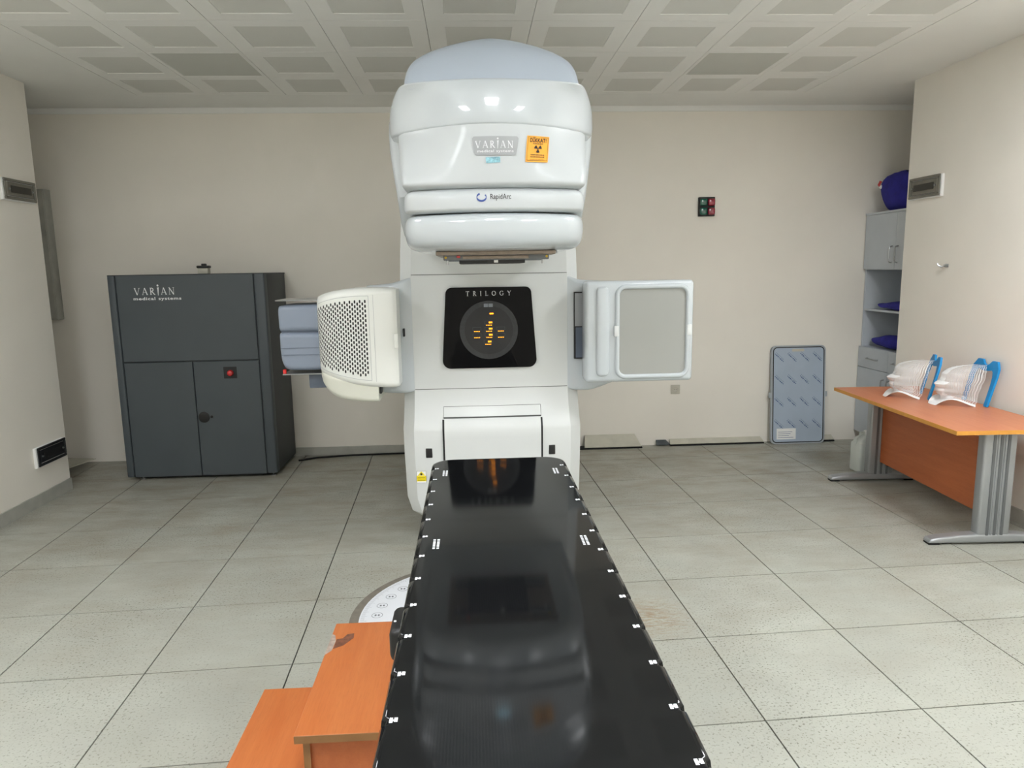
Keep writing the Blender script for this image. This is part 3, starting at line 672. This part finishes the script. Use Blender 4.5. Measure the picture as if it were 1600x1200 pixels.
def couch_outline(off, nx=8):
    """plan outline with notches at the index marks"""
    pts = []; r = .075; hw = HW-off; y1 = Y1-off
    left = []
    ys = [Y1-.142-.14*k for k in range(15)]
    for y in reversed(ys): left += [(-hw, y-.013), (-hw+.007, y-.009), (-hw+.007, y+.009), (-hw, y+.013)]
    left = [(-hw, Y0)]+[p for p in left if p[1] > Y0+.02]
    cl = [(-hw+r-r*math.cos(t), y1-r+r*math.sin(t)) for t in [PI/2*i/8 for i in range(9)]]
    pts = left+cl
    return pts+[(-x, y) for x, y in reversed(pts)]
rings = [[(x, y, z) for x, y in couch_outline(o)] for o, z in ((.03, ZC-.055), (.012, ZC-.05), (.002, ZC-.036), (.0, ZC-.022), (.002, ZC-.008), (.006, ZC-.002), (.012, ZC), (.016, ZC), (.02, ZC))]
top = part('couch_top', MB().loft(rings), 'carbon_black', CT, angle=50)
ft = lambda u, v: (u, v, ZC+.0008)
for k in range(14):
    y = -.55-.14*k
    for s_ in (-1, 1):
        x = s_*.238; g = G2(); g.rect(x-.007, x-.001, y-.007, y+.007); g.rect(x-.001, x+.001, y-.002, y+.002); g.rect(x+.001, x+.007, y-.005, y+.007)
        part('index_mark', decal(g, ft), 'print_white', top)
for s_, y in ((-1, -.615), (1, -.625), (-1, -1.31), (1, -1.32)):
    g = G2()
    for c in range(2):
        for k in range(7): g.rect(s_*.205+c*.011-.008, s_*.205+c*.011-.001, y-.035+k*.0105, y-.035+k*.0105+.0075)
    part('index_print', decal(g, ft), 'print_white', top, kind='stuff')
part('couch_underframe', MB().rbox(-.2, .2, -2.55, -1.0, .76, .838, .02), 'black_plastic', CT)
part('couch_carriage', MB().rbox(-.12, .12, -2.5, -1.1, .68, .78, .02), 'black_plastic', CT)
for xa in (-.255, .235): part('side_rail', MB().rbox(xa, xa+.02, -2.55, -1.0, .79, .825, .006), 'aluminium_dark', CT)
part('couch_pedestal', MB().rbox(-.2, .2, -2.0, -1.15, .1, .70, .04), 'gantry_matte', CT)
part('pedestal_base', MB().rbox(-.24, .24, -2.1, -.35, 0.008, .11, .03), 'gantry_matte', CT)
ph = part('hand_pendant', MB().rbox(-.293, -.25, -1.70, -1.575, .765, .845, .016, 3), 'black_plastic', CT)
part('pendant_light', MB().rbox(-.285, -.279, -1.66, -1.654, .844, .847, .001, 1), 'print_white', ph)

# ================================================================== wooden step stool
SX0, SXM, SX1, SYB, SYF = -.835, -.578, -.285, -.882, -1.482
ST = thing('step_stool', 'two-step orange wood-effect stool beside the couch', 'step stool', ((SX0+SX1)/2, (SYB+SYF)/2, 0))
t1 = part('upper_tread', MB().rbox(SXM, SX1, SYF, SYB, .428, .45, .0015, 1), 'wood_orange', ST, smooth=False)
part('edge_band', MB().box(SXM+.001, SX1-.001, SYF-.0015, SYF, .4285, .4495), 'wood_edge', t1, smooth=False)
part('worn_patch', MB().prism([(SXM+.0005, -1.085), (SXM+.018, -1.06), (SXM+.02, -1.0), (SXM+.012, -.965), (SXM+.0005, -.955)], 'z', .4495, .4506), 'worn_grey', t1, smooth=False)
part('worn_patch', MB().prism([(SXM+.02, -1.05), (SXM+.05, -1.03), (SXM+.075, -.985), (SXM+.072, -.955), (SXM+.05, -.96), (SXM+.04, -.985), (SXM+.021, -.99)], 'z', .4495, .4504), 'scrape', t1, smooth=False)
t2 = part('lower_tread', MB().rbox(SX0, SXM+.015, SYF, SYB, .198, .22, .0015, 1), 'wood_orange', ST, smooth=False)
part('edge_band', MB().box(SX0+.001, SXM+.012, SYF-.0015, SYF, .1985, .2195), 'wood_edge', t2, smooth=False)
for (x0, x1, z1) in ((SXM+.02, SXM+.038, .428), (SX1-.018, SX1, .428), (SX0+.012, SX0+.03, .198)):
    sp_ = part('side_panel', MB().box(x0, x1, SYF+.012, SYB-.004, 0, z1), 'wood_panel', ST, smooth=False)
    part('edge_band', MB().box(x0, x1, SYF+.0105, SYF+.012, 0, z1), 'wood_edge', sp_, smooth=False)
part('front_panel', MB().box(SXM+.038, SX1-.018, SYF+.022, SYF+.04, 0, .428), 'wood_panel', ST, smooth=False)
part('front_panel', MB().box(SX0+.03, SXM+.02, SYF+.022, SYF+.04, 0, .198), 'wood_panel', ST, smooth=False)
for xa, xb, zz in ((SXM+.038, SX1-.018, .428), (SX0+.03, SXM+.02, .198)): part('back_panel', MB().box(xa, xb, SYB-.022, SYB-.004, 0, zz), 'wood_panel', ST, smooth=False)

# ================================================================== dark cabinet
CB = thing('modulator_cabinet', 'tall slate grey steel cabinet with a red button against the back wall', 'cabinet', (-2.29, 2.85, 0))
X0, X1, YF_, ZT = -2.884, -1.697, 2.53, 1.637
cb = part('cabinet_body', MB().rbox(X0+.004, X1-.004, YF_+.02, 3.17, .03, ZT-.003, .006, 2), 'slate_side', CB)
part('cabinet_lid', MB().rbox(X0, X1, YF_+.004, 3.175, ZT-.012, ZT, .004, 1), 'slate_side', CB)
part('corner_post', MB().rbox(X0, X0+.055, YF_, YF_+.08, .03, ZT-.004, .012, 3), 'slate', CB)
part('corner_post', MB().rbox(X1-.08, X1, YF_, YF_+.08, .03, ZT-.004, .012, 3), 'slate', CB)
for (a, b, z0, z1, nm) in ((X0+.062, X1-.087, .962, ZT-.006, 'upper_panel'), (X0+.062, -2.299, .03, .954, 'lower_panel'), (-2.292, X1-.087, .03, .954, 'lower_door')):
    p = part(nm, MB().rbox(a, b, YF_+.004, YF_+.03, z0, z1, .003, 1), 'slate', CB)
    if nm == 'lower_door':
        part('button_recess', MB().box(-2.062, -1.960, YF_+.0025, YF_+.006, .815, .908), 'slate_dark', p)
        part('red_button', MB().lathe([(.024, 0), (.024, .012), (.019, .02), (.008, .024)], (0, 0, 0), 20).xf(Matrix.Translation((-2.01, YF_+.003, .858)) @ Matrix.Rotation(PI/2, 4, 'X')), 'red_plastic', p)
        part('door_lock', MB().lathe([(.044, 0), (.044, .004), (.04, .006), (.01, .0065)], (0, 0, 0), 28).xf(Matrix.Translation((-2.242, YF_+.004, .508)) @ Matrix.Rotation(PI/2, 4, 'X')), 'black_plastic', p)
        part('lock_cap', MB().lathe([(.011, 0), (.011, .003), (.008, .004)], (0, 0, 0), 14).xf(Matrix.Translation((-2.182, YF_+.004, .510)) @ Matrix.Rotation(PI/2, 4, 'X')), 'ink_black', p)
    if nm == 'upper_panel':
        g = G2(); serif(g, 'VARiAN', -2.690, 1.482, .054, .013); g.text('medical systems', -2.519, 1.452, .031, .0008, 1.15, 1.55)
        part('brand_lettering', decal(g, lambda u, v: (u, YF_+.0028, v)), 'logo_light', p)
part('cabinet_plinth', MB().box(X0+.08, X1-.08, YF_+.06, 3.15, .006, .032), 'ink_black', CB, smooth=False)
for x in (X0+.1, X1-.05):
    for y in (YF_+.06, 3.1): part('levelling_foot', MB().lathe([(.022, 0), (.022, .008), (.008, .012), (.008, .034)], (x, y, 0), 14), 'steel', CB)
VV = thing('top_valve', 'small white valve with a black knob standing on the dark cabinet', 'valve', (-2.28, 2.9, ZT))
part('valve_body', MB().rbox(-.042, .042, -.03, .03, 0, .045, .006, 2), 'socket_cream', VV, False)
vk = part('valve_knob', MB().rbox(-.048, .048, -.035, .035, .045, .066, .006, 2), 'black_plastic', VV, False); part('knob_stud', MB().rbox(-.014, .02, -.02, .02, .064, .082, .005, 2), 'black_plastic', vk, False)

# ================================================================== desk
DK = thing('office_desk', 'orange-brown desk with grey metal legs beside the right wall', 'desk', (2.97, 1.296, 0), -.045)
part('desk_top', MB().prism([(-.345, -.75), (.295, -.75), (.295, .75), (-.345, .75)], 'z', .677, .70), 'wood_desk', DK, False, False)
for q in ((-.3475, -.345, -.7525, .7525), (-.345, .295, -.7525, -.75), (-.345, .295, .75, .7525)): part('edge_band', MB().box(*q, .6765, .6998), 'desk_edge', DK, False, False)
for y in (-.635, .635):
    lg = part('leg', MB().rbox(-.125, .065, y-.035, y+.035, .05, .668, .015, 3), 'aluminium_grey', DK, False)
    for k in range(3): part('leg_groove', MB().box(-.078+k*.042, -.062+k*.042, y-.038, y-.033, .055, .665), 'aluminium_dark', lg, False, False)
    for k in range(2): part('leg_rib', MB().rbox(-.052+k*.042, -.046+k*.042, y-.041, y-.034, .055, .665, .002, 1), 'aluminium_grey', lg, False)
    ft_ = part('foot_bar', xloft([(-.40, .022, .012, y-.03, y+.03, .005), (-.39, .036, .01, y-.036, y+.036, .012), (-.3, .05, .01, y-.038, y+.038, .015), (-.12, .062, .01, y-.04, y+.04, .015), (.08, .062, .01, y-.04, y+.04, .015), (.22, .045, .01, y-.036, y+.036, .012), (.23, .03, .012, y-.03, y+.03, .005)], 5, 2), 'aluminium_grey', DK, False)
    for xa in (-.4, .16): part('foot_pad', MB().rbox(xa, xa+.068, y-.03, y+.03, 0, .012, .003, 1), 'rubber', ft_, False)
    part('support_arm', MB().rbox(-.27, .27, y-.03, y+.03, .655, .677, .004, 1), 'aluminium_grey', DK, False)
part('modesty_panel', MB().box(-.04, -.022, -.60, .60, .15, .60), 'wood_panel', DK, False, False)
part('panel_bracket', MB().rbox(-.03, .0, .52, .545, .135, .17, .004, 1), 'black_plastic', DK, False)
part('panel_bracket', MB().rbox(-.06, -.04, -.6, -.55, .63, .66, .003, 1), 'black_plastic', DK, False)

# ================================================================== thermoplastic masks
def lerp(tab, t):
    for a, b in zip(tab, tab[1:]):
        if a[0] <= t <= b[0]:
            s = (t-a[0])/(b[0]-a[0]); s = s*s*(3-2*s); return a[1]+(b[1]-a[1])*s
    return tab[-1][1]
DEP = [(0, .200), (.05, .188), (.12, .152), (.20, .158), (.28, .182), (.36, .190), (.42, .188), (.48, .196), (.53, .202), (.60, .186), (.68, .182), (.78, .184), (.87, .172), (.93, .150), (.97, .115), (1., .06)]
HWD = [(0, .120), (.08, .100), (.18, .090), (.32, .098), (.5, .110), (.7, .114), (.85, .100), (.94, .074), (1., .03)]
def mpt(u, t, Hm=.262):
    d = lerp(DEP, t); hw = lerp(HWD, t); s = math.sin(u); c = math.cos(u)
    x = -d*abs(c)**.6; y = hw*math.copysign(abs(s)**.8, s)
    if .42 < t < .60 and abs(u) < .3: x -= .012*(1-abs(u)/.3)*(1-abs(t-.51)/.09)
    k = max(0, 1-t/.35)
    return Vector((x, y, Hm*t+.045*k*max(0, math.sin((abs(u)-.35)/1.15*PI)) if abs(u) > .35 else Hm*t))
def make_mask(label, loc, rz, tilt, seed, sticker, depth):
    R = thing('immobilisation_mask', label, 'mask', loc, rz, 'thermoplastic masks on the desk')
    T = Matrix(((1, 0, tilt, 0), (0, 1, 0, 0), (0, 0, 1, 0), (0, 0, 0, 1))); D3 = Matrix.Scale(depth, 4, Vector((1, 0, 0)))
    key = [(-.128, .004, .017), (-.128, .07, .017), (-.128, .14, .018), (-.126, .19, .022), (-.116, .235, .028), (-.092, .262, .033), (-.062, .262, .030), (-.036, .246, .022), (0, .238, .018)]
    pts = key+[(-y, z, w) for y, z, w in reversed(key[:-1])]
    rings = []
    for i, (y, z, w) in enumerate(pts):
        q0 = Vector((0, *pts[max(i-1, 0)][:2])); q1 = Vector((0, *pts[min(i+1, len(pts)-1)][:2])); t = (q1-q0).normalized(); nrm = Vector((0, t.z, -t.y)); p = Vector((0, y, z))
        rings.append([p-nrm*w+Vector((-.006, 0, 0)), p+nrm*w+Vector((-.006, 0, 0)), p+nrm*w+Vector((.008, 0, 0)), p-nrm*w+Vector((.008, 0, 0))])
    part('mask_frame', MB().loft(rings).xf(T), 'frame_blue', R, False, angle=25)
    NU, NT = 56, 42; U = 1.5
    def P(i, j): return mpt(-U+2*U*i/NU, j/NT)
    def solid(i, j):
        u = abs(-U+2*U*(i+.5)/NU); t = (j+.5)/NT
        return u < .55+.15*math.sin(t*9+seed) if t < .60 else u < .22
    fs = MB(); ms = MB()
    for j in range(NT):
        for i in range(NU):
            q = [P(i, j), P(i+1, j), P(i+1, j+1), P(i, j+1)]
            if solid(i, j) or j < 2: fs.add(q, [(0, 1, 2, 3)])
            else:                             # open strands: a quad frame around each hole
                c = sum(q, Vector())/4; inn = [v+(c-v)*.22 for v in q]; ms.add(q+inn, [(k, (k+1) % 4, 4+(k+1) % 4, 4+k) for k in range(4)])
    part('face_shell', fs.xf(T @ D3), 'mask_white', R, False, angle=60)
    part('mask_netting', ms.xf(T @ D3), 'mask_white', R, False, kind='stuff', smooth=False)
    if sticker:
        sb = MB(); sb.add([mpt(u, t)+Vector((-.004, math.copysign(.006, u), 0)) for u, t in ((1.05, .20), (.6, .20), (1.05, .32), (.6, .32), (1.3, .19), (1.3, .31))], [(0, 1, 3, 2), (4, 0, 2, 5)])
        sb.v = [(x, -y, z) for x, y, z in sb.v]
        sb.xf(T @ D3); st_ = part('paper_tape', sb, 'paper_white', R, False)
        cm = MB(); A = [mpt(u, t)+Vector((-.006, .008, 0)) for u, t in ((.95, .25), (.78, .25), (.78, .258), (.95, .258), (.88, .22), (.86, .22), (.86, .29), (.88, .29))]
        cm.add([(x, -y, z) for x, y, z in A], [(0, 1, 2, 3), (4, 5, 6, 7)]).xf(T @ D3); part('pen_cross', cm, 'ink_black', st_, False, kind='stuff')
    return R
make_mask('white mesh head mask nearest the desk end, its blue frame leaning on the wall', (3.225, 1.31, .70), -.12, .24, 1, False, 1.4)
make_mask('white mesh head mask with paper tape and pen cross, farther along the desk', (3.06, 1.585, .70), -.38, .22, 2, True, 1.3)

# ================================================================== tall shelf cupboard in the right recess
CUX, CUY, CW, CD, UZ0, UZ1 = 3.455, 3.19, .80, .46, .095, 2.07
SH = thing('tall_cupboard', 'tall pale grey cupboard with open shelves in the right recess', 'cupboard', (CUX, CUY, 0), -PI/2)
tk = .018; SPL = .478
def sb(name, q, m='laminate_grey', p=None, r=0): return part(name, MB().rbox(*q, r, 1) if r else MB().box(*q), m, p or SH, False, smooth=False)
for xa in (0, CW-tk): sb('side_board', (xa, xa+tk, .02, CD, UZ0, UZ1-tk))
for za, zb in ((UZ0, .867), (1.592, UZ1-tk)): sb('divider', (SPL-tk/2, SPL+tk/2, .02, CD-.008, za, zb))
sb('top_board', (-.003, CW, -.004, CD, UZ1-tk, UZ1))
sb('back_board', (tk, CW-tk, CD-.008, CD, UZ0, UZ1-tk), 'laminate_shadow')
sb('plinth', (.03, CW-.03, .06, CD, 0, UZ0), 'black_plastic')
for z in (1.592, 1.228, .885): sb('shelf_board', (tk, CW-tk, .02, CD-.008, z-tk, z))
def handle(p, x, z0, z1=None, x1=None):
    y = 0
    if x1 is None: pts = [(x, y, z0), (x, y-.025, z0+.006), (x, y-.028, z0+.02), (x, y-.028, z1-.02), (x, y-.025, z1-.006), (x, y, z1)]
    else: pts = [(x, y, z0), (x+.006, y-.025, z0), (x+.02, y-.028, z0), (x1-.02, y-.028, z0), (x1-.006, y-.025, z0), (x1, y, z0)]
    part('handle', MB().tube(pts, .006, 8), 'steel', p, False)
for (z0, z1, ha, hb) in ((1.58, UZ1-tk-.002, 1.635, 1.772), (UZ0, .697, .50, .632)):
    d1 = sb('door', (.001, SPL-.0015, 0, .018, z0, z1), r=.0015); handle(d1, SPL-.045, ha, hb)
    d2 = sb('door', (SPL+.0015, CW-.001, 0, .018, z0, z1), r=.0015); handle(d2, SPL+.04, ha, hb)
dr = sb('drawer', (.001, SPL-.0015, 0, .018, .701, .884), r=.0015); handle(dr, .165, .788, None, .325)
dr = sb('drawer', (SPL+.0015, CW-.001, 0, .018, .701, .884), r=.0015); handle(dr, .56, .788, None, .72)
def blob(pts_fn, nu=20, nv=12):
    rings = []
    for j in range(nv+1):
        rings.append([pts_fn(2*PI*i/nu, -PI/2+PI*j/nv) for i in range(nu)])
    return MB().loft(rings)
def bagf(u, v):
    cv = abs(math.cos(v))**.38; sv = math.copysign(abs(math.sin(v))**.8, math.sin(v))
    x = .17*math.copysign(abs(math.cos(u))**.5, math.cos(u))*cv; y = .205*math.copysign(abs(math.sin(u))**.5, math.sin(u))*cv; z = .16+.16*sv
    x += .02*math.sin(3*u+z*14)-.05*(z-.16)*(1 if x < 0 else 0); z += .012*math.sin(4*u+1) if sv > -.9 else 0
    return (x, y, max(0, z))
bg = thing('blue_bag', 'dark blue cloth bag standing on top of the tall cupboard', 'bag', (3.635, 2.85, UZ1))
part('bag_body', blob(bagf), 'cloth_blue', bg, False, angle=70)
part('bag_strap', MB().tube([(-.165, .15, .21), (-.185, .16, .23), (-.175, .15, .26)], .012, 8), 'red_plastic', bg, False)
part('strap_tip', MB().tube([(-.172, .13, .205), (-.187, .14, .215)], .014, 8), 'paper_white', bg, False)
def cloth(name, label, loc, L, D, Hh, seed):
    def f(u, v):
        cv = abs(math.cos(v))**.6; x = L/2*math.cos(u)*cv; y = D/2*math.sin(u)*cv; k = (.5-y/D)
        z = Hh/2+Hh/2*math.sin(v)*(.35+.65*min(1, k*1.6))+.006*math.sin(9*x*3+seed)+.005*math.sin(20*y+seed)
        return (x, y, max(0, z))
    o = part(name, blob(f, 26, 12), 'cloth_blue', None, angle=70); o.location = loc
    return tag(o, label, 'cloth', 'folded blue cloths in the cupboard')
cloth('folded_cloth', 'flat dark blue folded cloth on the upper open shelf', (3.56, 2.77, 1.229), .17, .60, .075, 1)
cloth('folded_cloth', 'rumpled dark blue cloth on the lower open shelf, left of a rolled one', (3.56, 2.88, .886), .17, .50, .12, 2)
cloth('rolled_cloth', 'dark blue rolled cloth on the lower open shelf beside the wall edge', (3.57, 2.53, .886), .18, .19, .15, 5)
cn = thing('white_canister', 'white plastic canister on the floor behind the desk leg', 'canister', (3.0, 2.17, 0), .1)
part('canister_body', MB().rbox(-.095, .095, -.07, .07, 0, .24, .02, 3).loft([[(a, b, z) for a, b in rrect(-x, x, -y, y, .03, 5)] for x, y, z in ((.09, .065, .235), (.08, .058, .265), (.05, .045, .29), (.03, .03, .30))]), 'canister', cn, False)
part('canister_cap', MB().lathe([(.026, .295), (.026, .325), (.02, .33)], (0, 0, 0), 18), 'paper_white', cn, False)
part('canister_handle', MB().tube([(-.09, 0, .21), (-.085, 0, .27), (-.055, 0, .31), (-.02, 0, .315)], .012, 8), 'canister', cn, False)

# ================================================================== wall fittings
def port(name, label, x, side, y0, y1, z0, z1, dark):
    """recessed wall laser port: metal frame, plate with slot, screws"""
    t = thing(name, label, 'wall fitting', (x, (y0+y1)/2, z0), 0, 'rectangular wall ports')
    s = side; L = y1-y0; hh = z1-z0; m = 'port_black' if dark else 'port_metal'
    X = lambda a, b: (min(s*a, s*b), max(s*a, s*b))
    def bx(mb, a, b, yy0, yy1, zz0, zz1, r=.003):
        q = X(a, b); mb.rbox(q[0], q[1], yy0, yy1, zz0, zz1, r, 1); return mb
    part('backing_box', bx(MB(), 0, .022, -L/2-.012 if True else 0, L/2, -.008, hh, .003), 'paper_white', t, False)
    part('port_frame', bx(bx(bx(bx(MB(), .022, .032, -L/2, L/2, 0, .02), .022, .032, -L/2, L/2, hh-.02, hh), .022, .032, -L/2, -L/2+.025, .02, hh-.02), .022, .032, L/2-.025, L/2, .02, hh-.02), m, t, False)
    part('port_plate', bx(MB(), .022, .029, -L/2+.03, L/2-.03, .024, hh-.024), m, t, False)
    part('port_slot', bx(MB(), .0295, .034, -L/2+.065, L/2-.06, hh/2-.024, hh/2+.024, .002), 'port_dark' if not dark else 'ink_black', t, False)
    for yy in (-L/2+.05, L/2-.045): part('port_screw', MB().tube([(s*.029, yy, hh/2), (s*.036, yy, hh/2)], .007, 8), 'steel', t, False)
port('wall_laser_port', 'grey metal wall port high on the left wall', XL, 1, 1.96, 2.315, 2.16, 2.30, False)
port('wall_laser_port', 'black metal wall port low on the left wall', XL, 1, 1.966, 2.318, .285, .425, True)
port('wall_laser_port', 'grey metal wall port high on the right wall', XR, -1, 1.945, 2.31, 2.11, 2.262, False)
hk_ = thing('wall_hook', 'small metal hook on the right wall above the desk', 'hook', (XR, 1.835, 1.607))
part('hook_plate', MB().rbox(-.004, 0, -.02, .02, -.012, .012, .002, 1), 'steel', hk_, False)
part('hook_prong', MB().tube([(-.002, .01, 0), (-.03, .015, -.008), (-.045, .03, .002), (-.05, .035, .016)], .005, 8), 'steel', hk_, False)
part('hook_prong', MB().tube([(-.002, -.01, 0), (-.03, -.02, -.004), (-.045, -.035, .004)], .005, 8), 'steel', hk_, False)
IL = thing('indicator_lights', 'small square block of two green and two red indicator lamps on the back wall', 'indicator', (1.995, YB, 2.147))
part('lamp_base', MB().rbox(-.073, .073, -.03, 0, -.083, .083, .006, 2), 'ink_black', IL, False)
for i, m in ((0, 'lens_green'), (1, 'lens_red')):
    for j in (0, 1):
        cx = -.035+.07*i; cz = .037-.078*j
        part('lamp_lens', MB().rbox(cx-.031, cx+.031, -.062, -.026, cz-.031, cz+.031, .012, 3), m, IL, False)
so = thing('wall_socket', 'small cream power socket low on the back wall below the detector', 'socket', (1.752, YB, .52))
part('socket_plate', MB().rbox(-.042, .042, -.012, 0, -.042, .042, .004, 2), 'socket_cream', so, False)
sk = part('socket_ring', MB().lathe([(.024, 0), (.024, .004), (.019, .004), (.017, .0005)], (0, 0, 0), 22).xf(Matrix.Translation((0, -.012, 0)) @ Matrix.Rotation(PI/2, 4, 'X')), 'socket_cream', so, False)
for xa in (-.008, .008): part('socket_hole', MB().tube([(xa, -.0135, 0), (xa, -.0125, 0)], .003, 8), 'ink_black', sk, False)
# leaning board with printed film
BD = thing('leaning_board', 'rounded panel with blue-printed protective film leaning on the back wall', 'board', (2.875, 3.12, 0))
tl = Matrix.Translation((0, -.02, 0)) @ Matrix.Rotation(-.075, 4, 'X')
bw, bh = .252, .905
part('board_shell', MB().prism(rrect(-bw, bw, 0, bh, .045), 'y', -.012, .02).xf(tl), 'board_edge', BD, False, angle=25)
part('board_seal', framering(-bw+.012, bw-.012, .012, bh-.012, .04, .009, -.012, .004).xf(tl), 'ink_black', BD, False)
fm = part('board_film', MB().prism(rrect(-bw+.02, bw-.02, .02, bh-.02, .034), 'y', -.0135, -.0115).xf(tl), 'film_blue', BD, False, angle=25)
part('handle_slot', MB().prism(rrect(-.065, .05, bh-.055, bh-.03, .01), 'y', -.0145, -.0125).xf(tl), 'socket_cream', BD, False)
for s in (-1, 1): part('side_latch', MB().rbox(s*(bw+.008)-.012, s*(bw+.008)+.012, -.014, .012, .43, .48, .005, 2).xf(tl), 'board_edge', BD, False)
g = G2()
for r in range(4):
    for c in range(4):
        cx = -.185+c*.118; cz = .80-r*.205; a = -.75
        for k in range(7):
            t = -.05+k*.0165; ux, uz = math.cos(a), math.sin(a)
            p = (cx+t*ux, cz+t*uz)
            g.st(p, (p[0]+.011*ux, p[1]+.011*uz), .012 if k % 3 else .006)
        g.st((cx-.055*math.cos(a)+.012, cz-.055*math.sin(a)+.01), (cx+.05*math.cos(a)+.012, cz+.05*math.sin(a)+.01), .002)
part('film_print', decal(g, lambda u, v: tuple(tl @ Vector((u, -.0142, v)))), 'film_print', fm, False, kind='stuff')
g = G2(); g.rect(-.20, -.02, .045, .145); lb = part('white_label', decal(g, lambda u, v: tuple(tl @ Vector((u, -.0146, v)))), 'paper_white', BD, False)
g = G2(); [g.rect(-.185, -.04+random.uniform(-.05, 0), .06+k*.017, .0635+k*.017) for k in range(4)]
part('label_lines', decal(g, lambda u, v: tuple(tl @ Vector((u, -.015, v)))), 'film_print', lb, False, kind='stuff')
# trench cover plates along the foot of the back wall
def plate(label, x0, x1, ybot, ztop, skew=.0, m='trench_plate', z0=.012):
    t = MB().prism([(x0, 0), (x1, 0), (x1-skew, 1), (x0+skew*.3, 1)], 'z', 0, .006)
    vs = []
    L = math.hypot(YB-.004-ybot, ztop-z0); d = Vector((0, (YB-.004-ybot)/L, (ztop-z0)/L)); n = Vector((0, -d.z, d.y))
    t.v = [tuple(Vector((x, ybot, z0))+d*(y*L)+n*z) for x, y, z in t.v]
    o = part('trench_cover', t, m, None, smooth=False); tag(o, label, 'cover plate', 'trench covers along the back wall'); return o
plate('loose pale cover plate leaning at the wall right behind the machine', .90, 1.425, 3.115, .112, .05)
plate('dark short cover strip between two pale plates at the back wall', 1.57, 1.70, 3.14, .045, .03, 'slate')
plate('long pale cover plate along the back wall beside the leaning board', 1.70, 2.58, 3.15, .052, .02)
plate('pale cover plate at the wall foot right of the leaning board', 2.95, 3.25, 3.155, .05, .01)
for k, (xa, xb, ya, lb_) in enumerate(((.52, 1.43, 3.10, 'open dark trench slot right behind the machine'), (1.70, 2.58, 3.135, 'thin dark trench slot before the leaning board'), (2.95, 3.25, 3.14, 'short dark trench slot right of the leaning board'))): struct('trim_%d' % (k+2), MB().box(xa, xb, ya, 3.198, .0006, .011), 'dark_gap', lb_)
lp = MB().prism([(-3.9, 2.80), (-3.52, 2.80), (-3.36, 3.0), (-3.9, 3.12)], 'z', 0, .006)
lp.v = [(x, y, z+.035+.12*(y-2.80)+.06*max(0, x+3.6)) for x, y, z in lp.v]
tag(part('trench_cover', lp, 'trench_plate', None, smooth=False), 'tilted pale cover plate on the floor of the left recess', 'cover plate', 'trench covers along the back wall')
eb = thing('wall_box', 'narrow grey panel box on the wall of the left recess', 'panel box', (-3.75, YB, 1.27))
part('box_body', MB().rbox(-.16, .155, -.10, 0, 0, 1.08, .008, 2), 'baseboard', eb, False)
part('box_door', MB().rbox(-.155, .15, -.108, -.099, .01, 1.07, .004, 1), 'baseboard', eb, False)
cbl = part('floor_cable', MB().tube([(-1.64, 3.0, .008), (-1.5, 3.08, .008), (-1.2, 3.13, .008), (-.7, 3.145, .008), (-.3, 3.15, .008)], .008, 8), 'rubber', None)
tag(cbl, 'thin black cable on the floor along the wall behind the dark cabinet', 'cable')
